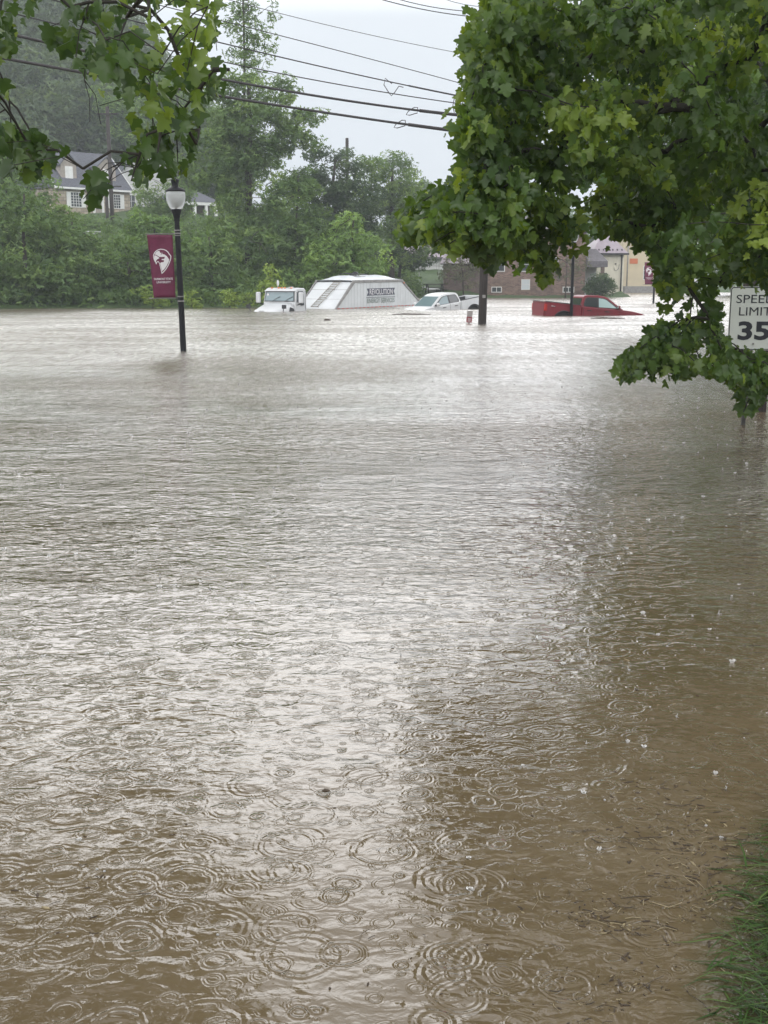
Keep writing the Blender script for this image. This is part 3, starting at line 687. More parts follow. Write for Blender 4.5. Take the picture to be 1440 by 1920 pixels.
T('sapling', 'yellow-green sapling left of the truck hood mirror', 'sapling', [(465, 560, 16, 12), (478, 566, 14, 8)], 68.5, M['f_yellow'], base_px=466, clr=.25, leaf=.14, trunk_r=.02, n_cl=.9, tint=.15)
T('round_hedge', 'clipped rounded evergreen bush beside the cream building', 'bush', [(1125, 532, 20, 19), (1112, 540, 16, 13), (1138, 540, 13, 14)], 103, M['f_dark'], base_px=1125, clr=.35, leaf=.14, trunk_r=.05, n_cl=2.0, tint=.6)

# ---- wooded hill, too dense to count: one mass
pts = []
n_ = 2300
hx = rng.uniform(-125, -6, n_ * 6); hy = rng.uniform(128, 235, n_ * 6)
px_ = 720 + F * hx / hy
k = (px_ < 440) & (px_ > -160) & ~((px_ > 90) & (px_ < 420) & (hy < 138))
hx, hy = hx[k][:n_], hy[k][:n_]
hgt = rng.uniform(5, 10, len(hx)); cpos = []
for x_, y_, g_ in zip(hx, hy, hgt):
    m_ = 13; q = ball(m_, .5) * np.array([3.0, 3.0, g_ * .45]); cpos.append(np.stack([x_ + q[:, 0], y_ + q[:, 1], hz(x_, y_) + g_ * .62 + q[:, 2]], -1))
cpos = np.concatenate(cpos); per = 11
tn = np.repeat(np.clip(rng.normal(.45, .22, len(hx)), 0, 1), 13)
idx = np.repeat(np.arange(len(cpos)), per); d = unit(rng.normal(0, 1, (len(idx), 3))) * np.array([1, 1, .7])
pos = cpos[idx] + d * 1.35
wood = leaves('woodland', pos, d * .6 + rng.normal(0, .5, d.shape), d * .6 + rng.normal(0, .5, d.shape) + np.array([0, 0, .7]), .62 * rng.uniform(.6, 1.3, len(pos)), np.clip(tn[idx] + rng.normal(0, .12, len(pos)), 0, 1), M['f_hill'], None, SPRAY_V, SPRAY_F)
tag(wood, kind='stuff')
# undergrowth along the far bank and on the slope
n_ = 4600
ux = rng.uniform(-48, 3, n_); usx = np.interp(ux, [-90, -24, -8, -3, 1.5, 3], [66, 67.5, 70, 80, 97, 103])
uy = usx + rng.uniform(.1, 60, n_) * rng.random(n_) ** .7
k = ~((ux < -24) & (uy > 112) & (uy < 132)); ux, uy = ux[k], uy[k]; n_ = len(ux); cpos = np.stack([ux, uy, H(ux, uy) + .35], -1); per = 16; idx = np.repeat(np.arange(n_), per)
d = unit(rng.normal(0, 1, (len(idx), 3))) * np.array([1, 1, .6]); pos = cpos[idx] + d * .75; k = pos[:, 2] > .03; pos = pos[k]; d = d[k]
ug = leaves('undergrowth', pos, d * .6 + rng.normal(0, .5, d.shape) + np.array([0, 0, .3]), d * .6 + rng.normal(0, .5, d.shape) + np.array([0, 0, .6]), .24 * rng.uniform(.6, 1.3, len(pos)), np.clip(rng.normal(.4, .2, len(pos)), 0, 1), M['f_mid'], None, SPRAY_V, SPRAY_F)
tag(ug, kind='stuff')
# ------------------------------------------------------------------ buildings
def window(parent, x, z, w_, h_, y=-.0, nx_=2, nz_=2, frame=M['trim'], glass=M['glass_dark'], fw=.07, mullw=.035):
    """window on a wall lying in the local plane y = 0, facing -y"""
    mb = MB()
    for a0, a1, c0, c1 in ((x - w_ / 2 - fw, x + w_ / 2 + fw, z + h_, z + h_ + fw), (x - w_ / 2 - fw, x + w_ / 2 + fw, z - fw, z), (x - w_ / 2 - fw, x - w_ / 2, z, z + h_), (x + w_ / 2, x + w_ / 2 + fw, z, z + h_)):
        mb.box(a0, a1, y - .05, y + .01, c0, c1)
    for i in range(1, nx_): xx = x - w_ / 2 + w_ * i / nx_; mb.box(xx - mullw / 2, xx + mullw / 2, y - .04, y - .012, z, z + h_)
    for i in range(1, nz_): zz = z + h_ * i / nz_; mb.box(x - w_ / 2, x + w_ / 2, y - .036, y - .014, zz - mullw / 2, zz + mullw / 2)
    f = mb.build('window', frame, parent)
    MB().box(x - w_ / 2, x + w_ / 2, y - .010, y + .004, z, z + h_).build('pane', glass, f)
    return f
def shutters(parent, x, z, w_, h_, mat=M['trim']):
    for s in (-1, 1):
        x0 = x + s * (w_ / 2 + .09); x1 = x0 + s * .38; mb = MB().box(min(x0, x1), max(x0, x1), -.045, .005, z - .05, z + h_ + .05)
        for i in range(9): zz = z + h_ * i / 9 + .05; mb.box(min(x0, x1) + .05, max(x0, x1) - .05, -.058, -.044, zz, zz + h_ / 9 - .04)
        mb.build('shutter', mat, parent)

# stone house on the hillside
pL = at(108, 425, 116); pR = at(246, 425, 122)
v = Vector((pR.x - pL.x, pR.y - pL.y, 0)); Wd = v.length; rz_ = math.atan2(v.y, v.x)
eaveL = at(108, 350, 116).z; gz_ = 7.9
st = empty('stone_house', (pL.x, pL.y, gz_), rz_); tag(st, 'stone cottage with slate roof, dormers and white shutters on the left hillside', 'house')
eh = eaveL - gz_; D = 8.0
MB().box(0, Wd, 0, D, -3, eh).build('wall', M['stone'], st)
rf = MB(); rise = 3.9
rf.hexa([(-.25, -.35, eh - .02), (Wd + .25, -.35, eh - .02), (Wd + .25, D + .35, eh - .02), (-.25, D + .35, eh - .02)], [(-.2, D / 2 - .05, eh + rise), (Wd + .2, D / 2 - .05, eh + rise), (Wd + .2, D / 2 + .05, eh + rise), (-.2, D / 2 + .05, eh + rise)])
rfo = rf.build('roof', M['roof_grey'], st)
MB().box(-.3, Wd + .3, -.42, -.352, eh - .16, eh + .02).build('fascia', M['trim'], st)
for gx, gw in ((-.27, .07), (Wd + .2, .07)):
    mb = MB(); mb.prism([(-.4, eh - .05), (-.35, eh + .12), (D / 2, eh + rise + .1), (D / 2, eh + rise - .1)], 0, gw, fn=lambda x, y, z, gx=gx: (gx + y, x, z)); mb.build('bargeboard', M['trim'], st)
window(st, 2.2, .75, 1.15, 1.35, nx_=4, nz_=5); shutters(st, 2.2, .75, 1.15, 1.35)
window(st, 6.75, .8, 1.0, 1.3, nx_=4, nz_=5); shutters(st, 6.75, .8, 1.0, 1.3)
mb = MB().box(4.05, 4.3, -.1, .01, -.1, 2.35).box(5.05, 5.3, -.1, .01, -.1, 2.35).box(4.0, 5.35, -.14, .01, 2.35, 2.6); mb.build('door_surround', M['trim'], st)
dr = MB().box(4.3, 5.05, -.05, .01, -.1, 2.35).build('door', M['siding_tan'], st); MB().box(4.4, 4.95, -.06, -.051, .6, 2.2).build('pane', M['glass_dark'], dr)
for dx, dw in ((2.0, 1.7), (6.3, 2.1)):
    y0 = .75; zb = eh + .45; zt = eh + 2.25
    db = MB().box(dx - dw / 2, dx + dw / 2, y0, y0 + 3.0, zb, zt); db.prism([(dx - dw / 2, zt), (dx + dw / 2, zt), (dx, zt + .95)], y0, y0 + .1)
    d_ = db.build('dormer', M['siding_tan'], st)
    rm = MB()
    for s in (-1, 1):
        rm.hexa([(dx + s * (dw / 2 + .22), y0 - .18, zt - .12), (dx + s * (dw / 2 + .22), y0 + 3.2, zt - .12), (dx, y0 + 3.2, zt + 1.0), (dx, y0 - .18, zt + 1.0)],
                [(dx + s * (dw / 2 + .22), y0 - .18, zt), (dx + s * (dw / 2 + .22), y0 + 3.2, zt), (dx, y0 + 3.2, zt + 1.12), (dx, y0 - .18, zt + 1.12)])
    rm.build('dormer_roof', M['roof_grey'], d_)
    f = MB().box(dx - .42, dx + .42, y0 - .05, y0 + .02, zb + .35, zt - .15).build('window', M['trim'], d_)

# white clapboard house behind it
pL = at(232, 395, 131); wl = empty('white_house', (pL.x, pL.y, 8.5), R(28)); tag(wl, 'white clapboard house standing behind the right end of the stone cottage', 'house')
zt = at(240, 320, 131).z - 8.5
MB().box(0, 5.6, 0, 7, -3, zt).prism([(0, zt), (5.6, zt), (2.8, zt + 2.6)], 0, .2).build('wall', M['siding'], wl)
rm = MB()
for s in (-1, 1):
    rm.hexa([(2.8 + s * 3.1, -.3, zt - .3), (2.8 + s * 3.1, 7.3, zt - .3), (2.8, 7.3, zt + 2.65), (2.8, -.3, zt + 2.65)], [(2.8 + s * 3.1, -.3, zt - .12), (2.8 + s * 3.1, 7.3, zt - .12), (2.8, 7.3, zt + 2.85), (2.8, -.3, zt + 2.85)])
rm.build('roof', M['roof_grey'], wl)
window(wl, .9, .9, .8, 1.3, nx_=2, nz_=2)
window(wl, 4.6, .9, .8, 1.3, nx_=2, nz_=2)

# porch house behind the lamp
pL = at(350, 440, 118); ph = empty('porch_house', (pL.x, pL.y, at(350, 436, 118).z), R(38)); tag(ph, 'house with a white columned porch half hidden by trees right of the near lamp head', 'house')
zt = at(350, 378, 118).z - ph.location.z
MB().box(-.6, 3.6, 1.6, 6, -3, zt).build('wall', M['brick_dark'], ph)
rm = MB(); rm.hexa([(-1.0, -.4, zt + .02), (4, -.4, zt + .02), (4, 6.3, zt + .02), (-1.0, 6.3, zt + .02)], [(.2, 2.7, zt + 1.2), (2.9, 2.7, zt + 1.2), (2.9, 3.6, zt + 1.2), (.2, 3.6, zt + 1.2)]); rm.build('roof', M['roof_grey'], ph)
pm = MB().box(-.95, 3.9, -.35, .0, zt - .3, zt)
pm.build('porch_beam', M['trim'], ph)
for x in (-.6, .9, 2.2, 3.3): MB().box(x - .13, x + .13, -.3, -.05, -1.2, zt - .3).build('column', M['trim'], ph)
mb = MB().box(-.6, 3.6, -.22, -.14, .9, .98).box(-.6, 3.6, -.22, -.14, .15, .22)
for i in range(19): x = -.5 + i * .22; mb.box(x, x + .05, -.2, -.16, .22, .9)
mb.build('porch_railing', M['trim'], ph)
MB().box(-.8, 3.8, -.4, 1.6, -1.3, .12).build('porch_floor', M['concrete'], ph)

# pale siding building above the lawn
a_ = at(735, 508, 128); wb = empty('siding_building', (a_.x, a_.y, 1.6), R(-4)); tag(wb, 'long low pale-walled building with lilac-grey roof above the lawn', 'building')
zt = at(790, 482, 128).z - 1.6
mb = MB().box(0, 13, 0, 8, -2, zt)
for i in range(9): mb.box(1.4 * i + .66, 1.4 * i + .7, -.02, .0, -.5, zt - .15, 1)
mb.build('wall', [M['siding'], M['grey_metal']], wb)
MB().hexa([(-.5, -.5, zt - .05), (13.5, -.5, zt - .05), (13.5, 8.5, zt - .05), (-.5, 8.5, zt - .05)], [(-.5, 3.9, zt + 2.1), (13.5, 3.9, zt + 2.1), (13.5, 4.1, zt + 2.1), (-.5, 4.1, zt + 2.1)]).build('roof', M['roof_pale'], wb)
MB().box(-.5, 13.5, -.58, -.502, zt - .18, zt).build('gutter', M['roof_dark'], wb)
# cross gable behind, brown shingles with white verge
g0 = at(810, 470, 140); gb = empty('gabled_building', (g0.x, g0.y, 2.4), R(10)); tag(gb, 'brown-roofed gable with white verge boards above the pale siding building', 'building')
zt = at(810, 458, 140).z - 2.4
MB().box(0, 9, 0, 7, -2, zt).build('wall', M['siding_tan'], gb)
MB().prism([(-.4, zt), (9.4, zt), (4.5, zt + 2.4)], -.2, 7).build('roof', M['siding_tan'], gb)
mb = MB()
for s in (0, 1):
    xa, xb = ((-.6, 4.5), (9.6, 4.5))[s]
    mb.hexa([(xa, -.35, zt - .1), (xa, 7.1, zt - .1), (xb, 7.1, zt + 2.42), (xb, -.35, zt + 2.42)], [(xa, -.35, zt + .1), (xa, 7.1, zt + .1), (xb, 7.1, zt + 2.62), (xb, -.35, zt + 2.62)])
mb.build('verge', M['trim'], gb)

# brown brick building
a_ = at(912, 556, 107); bb = empty('brick_building', (a_.x, a_.y, 0), R(-2)); tag(bb, 'brown brick building with small white basement windows behind the red pickup', 'building')
k_ = 107 / (F * cP) * 1.0
def bx(px): return (px - 912) * k_
def bz(py): return at(912, py, 107).z
MB().box(0, bx(1088), 0, 9, -1, bz(435)).build('wall', M['brick'], bb)
MB().hexa([(-.4, -.4, bz(435)), (bx(1096), -.4, bz(435)), (bx(1096), 9.4, bz(435)), (-.4, 9.4, bz(435))], [(2, 4.3, bz(400)), (bx(1050), 4.3, bz(400)), (bx(1050), 4.7, bz(400)), (2, 4.7, bz(400))]).build('roof', M['roof_dark'], bb)
for a0, a1 in ((922, 938), (1050, 1068)): window(bb, bx((a0 + a1) / 2), bz(547), bx(a1) - bx(a0), bz(539) - bz(547), nx_=2, nz_=1, mullw=.06)
f = window(bb, bx(982), bz(542), .66, bz(525) - bz(542), nx_=1, nz_=2, glass=material('net_curtain', (.62, .65, .68), .4))
for px in (935, 982, 1030): window(bb, bx(px), bz(508), .8, 1.15, nx_=1, nz_=2)
for px in (925, 990, 1060): window(bb, bx(px), bz(458), .8, .7, nx_=1, nz_=1, glass=material('curtained_glass', (.25, .28, .30), .2))
# lower wing on its left
MB().box(bx(836), -.02, .6, 8, -1, bz(494)).build('wing_wall', M['brick_dark'], bb)
MB().hexa([(bx(828), .1, bz(494)), (-.02, .1, bz(494)), (-.02, 8.4, bz(494)), (bx(828), 8.4, bz(494))], [(bx(846), 4.1, bz(458)), (-.02, 4.1, bz(458)), (-.02, 4.3, bz(458)), (bx(846), 4.3, bz(458))]).build('wing_roof', M['roof_pale'], bb)
# porch at its right end
MB().box(bx(1089), bx(1124), -1.2, 6, bz(501), bz(490)).hexa([(bx(1089), -1.2, bz(490)), (bx(1124), -1.2, bz(490)), (bx(1124), 6, bz(490)), (bx(1089), 6, bz(490))], [(bx(1089), 2, bz(466)), (bx(1112), 2, bz(466)), (bx(1112), 3, bz(466)), (bx(1089), 3, bz(466))]).build('porch_roof', M['roof_dark'], bb)
MB().box(bx(1113), bx(1119), -1.1, -.7, -.4, bz(501)).build('porch_post', M['brick_dark'], bb)
MB().box(bx(1089), bx(1112), 1.5, 5, -.5, bz(501)).build('entrance_wall', M['siding'], bb)
MB().box(bx(1089), bx(1118), -1.0, -.7, -.4, bz(534)).build('porch_parapet', M['brick'], bb)

# cream building with lilac metal roof
a_ = at(1112, 548, 112); cb_ = empty('cream_building', (a_.x, a_.y, 0), R(6)); tag(cb_, 'cream panelled building with lilac metal roof and snow guards', 'building')
k_ = 112 / (F * cP)
zt = at(1140, 475, 112).z; Wc = (1167 - 1112) * k_
mb = MB().box(0, Wc, 0, 5, -1, zt)
mb.build('wall', M['cream'], cb_)
mb = MB()
for i in range(11): x = .05 + i * Wc / 11; mb.box(x, x + .03, -.03, 0, 0, zt - .1)
mb.build('wall_ribs', M['cream'], cb_)
mb = MB().hexa([(-.3, -.35, zt), (Wc + .3, -.35, zt), (Wc + .3, 5.3, zt), (-.3, 5.3, zt)], [(1.2, 2.4, zt + 1.7), (Wc - .6, 2.4, zt + 1.7), (Wc - .6, 2.6, zt + 1.7), (1.2, 2.6, zt + 1.7)])
for i in range(6): x = .4 + i * .45; mb.box(x, x + .12, .05, .18, zt + .25, zt + .42, 1)
mb.build('roof', [M['roof_lilac'], M['roof_dark']], cb_)
MB().box(-.35, Wc + .35, -.45, -.352, zt - .14, zt + .02).build('gutter', M['black'], cb_)
MB().tube([(Wc - .25, -.1, zt - .1), (Wc - .25, -.1, .1)], .07, 8).build('downpipe', M['black'], cb_)
MB().box(.75, 1.3, -.03, .01, 1.55, 2.2).build('window', M['glass_dark'], cb_)
MB().tube([(1.95, -.06, 2.7), (2.0, -.06, 2.45), (2.2, -.06, 2.4), (2.4, -.06, 2.6), (2.45, -.06, 3.0)], .02, 6).build('service_cable', M['black'], cb_)
MB().lathe([(.09, 0), (.09, .08), (.03, .1)], 10, (2.1, -.05, 3.0)).build('meter', M['black'], cb_)

# yellow building farther on
a_ = at(1166, 530, 138); yb = empty('yellow_building', (a_.x, a_.y, 0), R(14)); tag(yb, 'pale yellow two-storey building with an orange notice, right of the cream one', 'building')
k_ = 138 / (F * cP); zt = at(1180, 440, 138).z
MB().box(0, 6.5, 0, 6, -1, zt).build('wall', M['yellow'], yb)
MB().box(-.2, 6.8, -.3, 6.2, zt, zt + .4).build('roof', M['roof_lilac'], yb)
MB().tube([(.6, -.08, zt), (.6, -.08, .4)], .07, 8).build('downpipe', M['grey_metal'], yb)
window(yb, 3.0, 1.55, .5, 1.5, nx_=1, nz_=3)
MB().box(.9, 1.9, -.05, .0, 3.35, 3.95).build('notice', material('orange_notice', (.55, .16, .07), .6), yb)
MB().box(.0, 3.8, -.8, -.05, -.5, .75).build('planter', M['grey_metal'], yb)

# lawn path and tongue of grass are part of the ground
pa, pb = at(740, 512, 113), at(828, 525, 107)
mb = MB(); d_ = Vector((pb.x - pa.x, pb.y - pa.y, 0)); nn_ = Vector((-d_.y, d_.x, 0)).normalized() * .7
qs = []
for i in range(9):
    t = i / 8; x = pa.x + d_.x * t; y = pa.y + d_.y * t
    for s in (-1, 1):
        X_, Y_ = x + nn_.x * s, y + nn_.y * s; qs.append((X_, Y_, hz(x, y) + .16)); 
for q in list(qs): qs.append((q[0], q[1], q[2] - .3))
fs = []
for i in range(8):
    b0 = i * 2; fs += [(b0, b0 + 1, b0 + 3, b0 + 2), (b0 + 18, b0 + 20, b0 + 21, b0 + 19), (b0, b0 + 2, b0 + 20, b0 + 18), (b0 + 1, b0 + 19, b0 + 21, b0 + 3)]
mb._add(qs, fs); tag(mb.build('path', M['concrete']), kind='structure')
# far street climbing out of the flood
rp = MB(); Y0, Y1 = 139.5, 260
vs = []; fs = []
for i in range(14):
    Y_ = Y0 + (Y1 - Y0) * (i / 13) ** 1.5; c0 = 30 + (Y_ - 140) * .40
    for s in (-7, 7): vs.append((c0 + s, Y_, 0))
for i, v_ in enumerate(vs): vs[i] = (v_[0], v_[1], max(hz(v_[0], v_[1]), hz((vs[i - (i % 2)][0] + 7), v_[1])) + .12 if True else 0)
for i in range(13): fs.append((2 * i, 2 * i + 1, 2 * i + 3, 2 * i + 2))
rp._add(vs, fs); tag(rp.build('road', M['asphalt']), kind='structure')

# ------------------------------------------------------------------ street furniture
lamp_pos = [G(344, 658), G(1071, 592), G(1225, 568.5)]
def banner_mesh(root, side, w_=.62, h_=1.50, z1=2.80, tw=0.0, plain=False):
    """cloth banner in local x-z plane, facing -y; slightly drawn in at the bottom"""
    x1 = side * .12; x0 = side * (.12 + w_)
    for z in (z1 + .015, z1 - h_ - .015): MB().tube([(side * .05, 0, z), (x0 * 1.03, 0, z), (x0 * 1.05, 0, z)], [.012, .012, .02], 8).build('banner_arm', M['grey_metal'], root)
    for z in (z1 + .09, z1 + .02, z1 - h_ + .02, z1 - h_ - .09): MB().lathe([(.078, 0), (.083, .008), (.083, .022), (.078, .03)], 14, (0, 0, z - .015)).build('clamp_band', M['grey_metal'], root)
    nu, nv = 10, 22; V_ = []; 
    def S(u, v):     # u 0..1 from outer to inner edge in view order (left to right), v 0..1 down
        xl, xr = (min(x0, x1), max(x0, x1))
        xx = xl + (xr - xl) * u
        if side < 0: xx += .085 * v * (1 - u)
        z = z1 - h_ * v + (-.012 * u * (1 - v))
        return Vector((xx, -.02 + .022 * math.sin(u * 4 + v * 3) * math.sin(v * math.pi) + .010 * math.sin(u * 11 + v * 2.5) * max(0, .32 - v) + .012 * math.sin(u * 14 - v * 3) * max(0, v - .80) * 4, z))
    mb = MB(); vs = [S(i / nu, j / nv) for j in range(nv + 1) for i in range(nu + 1)]; m_ = len(vs)
    vs += [v_ + Vector((0, .006, 0)) for v_ in vs]; fs = []
    for j in range(nv):
        for i in range(nu):
            a = j * (nu + 1) + i; fs.append((a, a + 1, a + nu + 2, a + nu + 1)); fs.append((a + m_, a + nu + 1 + m_, a + nu + 2 + m_, a + 1 + m_))
    for j in range(nv):
        for a in (j * (nu + 1), j * (nu + 1) + nu): fs.append((a, a + nu + 1, a + nu + 1 + m_, a + m_))
    for a in list(range(nu)): fs.append((a, a + m_, a + 1 + m_, a + 1)); b_ = nv * (nu + 1) + a; fs.append((b_, b_ + 1, b_ + 1 + m_, b_ + m_))
    mb._add(vs, fs, smooth=True); bo = mb.build('banner', M['maroon'], root)
    # crest : white falcon head outline
    def uv(px, py):   # from the enlarged view of the banner
        v = (py - 200) / 1555.; xl = 118 + (278 - 118) * v; xr = 785 + (868 - 785) * v
        return (px - xl) / (xr - xl), v
    def shape(name, pts, mat, lift):
        m2 = MB(); q = []
        # densify so that it follows the cloth
        for i in range(len(pts)): q.append(S(*uv(*pts[i])) + Vector((0, -lift, 0)))
        me = bpy.data.meshes.new(name); bm = bmesh.new(); vv = [bm.verts.new(p) for p in q]; f_ = bm.faces.new(vv)
        bmesh.ops.triangulate(bm, faces=[f_]); bm.to_mesh(me); bm.free(); me.materials.append(mat)
        o = bpy.data.objects.new(name, me); col.objects.link(o); o.parent = bo; return o
    outer = [(350, 935), (335, 895), (300, 840), (278, 775), (273, 700), (298, 640), (345, 590), (410, 555), (480, 541), (560, 550), (630, 578), (685, 625), (712, 668), (755, 715), (757, 765), (740, 830), (718, 890), (682, 965), (620, 1055), (560, 1120), (500, 1168), (487, 1110), (470, 1040), (452, 975), (436, 915), (412, 872), (385, 868)]
    inner = [(352, 880), (342, 865), (318, 815), (298, 760), (295, 705), (316, 655), (358, 606), (415, 575), (480, 562), (555, 570), (618, 597), (668, 640), (695, 682), (733, 725), (734, 762), (718, 825), (696, 882), (662, 952), (602, 1040), (550, 1096), (513, 1128), (503, 1085), (488, 1030), (470, 965), (452, 905), (425, 855), (385, 845)]
    face = [(330, 655), (372, 605), (440, 592), (408, 630), (402, 668), (440, 696), (486, 698), (508, 660), (506, 620), (522, 655), (522, 672), (580, 684), (640, 725), (700, 805), (694, 860), (640, 958), (580, 1040), (514, 1098), (496, 1030), (474, 950), (458, 905), (480, 878), (560, 868), (562, 822), (502, 820), (500, 796), (570, 790), (590, 742), (500, 744), (440, 742), (350, 688), (318, 690)]
    beak = [(305, 708), (345, 704), (400, 738), (446, 772), (385, 800), (352, 835), (346, 872), (318, 815), (301, 762)]
    shape('crest_outline', outer, M['print_white'], .008); shape('crest_field', inner, M['maroon_plain'], .012)
    shape('crest_face', face, M['print_white'], .016); shape('crest_beak', beak, M['print_white'], .016)
    shape('crest_eye', [(452, 655), (478, 636), (492, 650), (480, 680), (462, 682)], M['print_white'], .016)
    c = S(.52, .700); c2 = S(.52, .752)
    for tx, cc, ww in (('FAIRMONT STATE', c, .455), ('UNIVERSITY', c2, .345)):
        mt = Matrix.Translation(cc + Vector((.0, -.026, 0))) @ Matrix.Rotation(R(90), 4, 'X')
        text_obj('banner_lettering', tx, .06, M['print_white'], bo, mt, offset=.0008, width=ww, height=.052)
    return bo
def lamp(pos, label, lean=0.0, banner_side=-1, rz=0.0, h=3.38):
    r_ = empty('street_lamp', pos, rz, ry=lean); tag(r_, label, 'street lamp', 'black globe street lamps')
    MB().lathe([(.075, -1.2), (.075, 0), (.072, 1.4), (.066, 2.6), (.060, h - .28), (.060, h - .10)], 16).build('pole', M['black_metal'], r_)
    MB().lathe([(.066, 0), (.072, .02), (.070, .06), (.085, .14), (.125, .26), (.128, .285), (.10, .29)], 18, (0, 0, h - .28)).build('capital', M['black_metal'], r_)
    g = MB().lathe([(.112, 0), (.150, .035), (.188, .10), (.218, .19), (.234, .28), (.232, .36), (.215, .42), (.20, .435)], 24, (0, 0, h)); gl = g.build('globe', M['globe'], r_)
    MB().lathe([(.025, 0), (.025, .22), (.012, .24)], 8, (0, 0, h + .03)).build('lamp_core', M['grey_metal'], r_)
    MB().lathe([(.232, .415), (.240, .43), (.215, .465), (.13, .50), (.085, .52), (.075, .56), (.080, .60), (.095, .66), (.10, .69), (.085, .70), (.03, .72), (.012, .78)], 24, (0, 0, h)).build('cap', M['black_metal'], r_)
    for z in (h - .62, h - .50):
        MB().lathe([(.064, 0), (.070, .004), (.070, .02), (.064, .024)], 14, (0, 0, z)).build('band', M['grey_metal'], r_)
    if banner_side: banner_mesh(r_, banner_side)
    return r_
gm_ = bpy.data.materials.new('frosted_globe'); gm_.use_nodes = True; M['globe'] = gm_
b_ = gm_.node_tree.nodes['Principled BSDF']; b_.inputs['Base Color'].default_value = (.86, .88, .90, 1); b_.inputs['Roughness'].default_value = .25; b_.inputs['Transmission Weight'].default_value = .45; b_.inputs['IOR'].default_value = 1.15
# lean taken from how the post stands in the photograph
lamp(lamp_pos[0], 'near black globe lamp carrying the maroon falcon banner, left in the flood', lean=R(-.9))
lamp(lamp_pos[1], 'black lamp post standing in front of the red pickup, head lost in maple leaves', lean=0, banner_side=0)
lamp(lamp_pos[2], 'farthest black lamp post with a maroon banner, right of the red pickup', lean=0)

# main utility pole
pb = G(904, 608); pt = at(926, -60, pb.y)
up = empty('utility_pole', pb); tag(up, 'stout wooden utility pole rising from the flood between the two pickups', 'utility pole')
pr = Vector((pt.x - pb.x, 0, 0)); Ht = 14.0; tp = at(926, -60, pb.y); slope_ = (tp.x - pb.x) / tp.z
MB().tube([(-slope_, 0, -1), (0, 0, 0), (slope_ * 4, 0, 4), (slope_ * 8, 0, 8), (slope_ * Ht, 0, Ht)], [.165, .16, .152, .145, .12], 16).build('shaft', M['pole_wood'], up)
MB().box(slope_ * 12.6 - 1.2, slope_ * 12.6 + 1.2, -.24, -.13, 12.5, 12.62).build('crossarm', M['pole_wood'], up)
for x in (-1.0, -.4, .4, 1.0): MB().lathe([(.03, 0), (.06, .04), (.03, .08), (.06, .12), (.02, .16)], 10, (slope_ * 12.6 + x, -.18, 12.62)).build('insulator', M['grey_metal'], up)
MB().box(.1, .19, -.14, -.05, 2.5, 2.75).build('pole_tag', M['grey_metal'], up); MB().box(-.02, .1, -.175, -.15, 1.0, 1.12).build('pole_tag', M['grey_metal'], up)

# wires : (name label, left pixel, mid pixel, right pixel, radius)
YL, YR = 31.0, pb.y
def wire(p0, p1, p2, rad, label, cont=True, mat=M['cable'], ws=None):
    # quadratic through three photo pixels, depth runs from 31 m at the left to the pole
    def yd(px): return YL + (YR - YL) * (px + 150) / (904 + 150)
    P0, P1, P2 = at(*p0, yd(p0[0])), at(*p1, yd(p1[0])), at(*p2, yd(p2[0]))
    t1 = (P1.x - P0.x) / (P2.x - P0.x); pts = []
    tA = -((P0.x - at(-260, 0, yd(-260)).x) / (P2.x - P0.x)); tB = (at(908, 200, YR).x - P0.x) / (P2.x - P0.x)
    for i in range(41):
        t = tA + (tB - tA) * i / 40
        l0 = (t - t1) * (t - 1) / ((0 - t1) * (0 - 1)); l1 = t * (t - 1) / (t1 * (t1 - 1)); l2 = t * (t - t1) / (1 * (1 - t1))
        pts.append(P0 * l0 + P1 * l1 + P2 * l2)
    root = empty('overhead_cable', pts[0]) if ws else None
    mb = MB().tube([p - pts[0] for p in pts] if root else [Vector(p) - pts[0] for p in pts], rad, 7)
    if root:
        tag(root, label, 'cable', 'overhead cables from the utility pole'); mb.build('strand', mat, root)
        for (lx, ly, kind) in ws:
            c = at(lx, ly, yd(lx) - .02) - pts[0]; s_ = yd(lx) / (F * cP)
            if kind == 'big': q = [(0, 0), (-12, -9), (-14, 2), (-6, 14), (-1, 20), (5, 14), (12, 4), (20, 6)]
            elif kind == 'ring': q = [(0, -12), (9, -4), (9, 12), (2, 28), (-5, 26), (-8, 10), (-5, -6), (0, -12)]
            else: q = [(14, 5), (0, 9), (-6, 8), (-2, 2), (8, -4), (14, -4), (14, 3)]
            MB().tube([c + Vector((x * s_, 0, -y * s_)) for x, y in q], .016, 6).build('slack_loop', mat, root)
        if len(ws) and ws[0][2] != 'none':
            a0 = ws[0][0] + 20
            MB().tube([p - pts[0] + Vector((0, -.01, 0)) for p in pts if at(a0, 0, yd(a0)).x < p.x], rad * 1.45, 8).build('sleeve', mat, root)
        return root
    o = mb.build('overhead_cable', mat); o.location = pts[0]
    tag(o, label, 'cable', 'overhead cables from the utility pole'); return o
wire((0, 108), (400, 178), (820, 241), .042, 'lowest and thickest overhead cable, crossing the whole left of the picture', ws=[(745, 230, 'small')])
wire((80, 78), (450, 155), (843, 214), .040, 'second lowest thick cable with a slack loop near the pole', ws=[(768, 206, 'small')])
wire((160, 58), (390, 110), (867, 195), .018, 'thin cable running just above the two thick cables')
wire((100, 0), (405, 78), (725, 152), .020, 'cable with a large slack loop hanging left of the maple leaves', ws=[(735, 157, 'big'), (858, 186, 'ring')])
wire((280, 5), (503, 61), (860, 155), .014, 'thin wire above the cable with the large slack loop')
wire((430, 0), (517, 23), (849, 97), .010, 'thinnest highest wire crossing the open sky')
wire((640, -25), (719, 0), (875, 30), .016, 'upper wire entering from the top of the picture near the pole')
wire((690, -20), (752, 0), (875, 21), .014, 'upper wire just above its twin near the top of the pole')
wire((790, -20), (838, 0), (880, 10), .010, 'short-looking wire in the top corner beside the maple leaves')

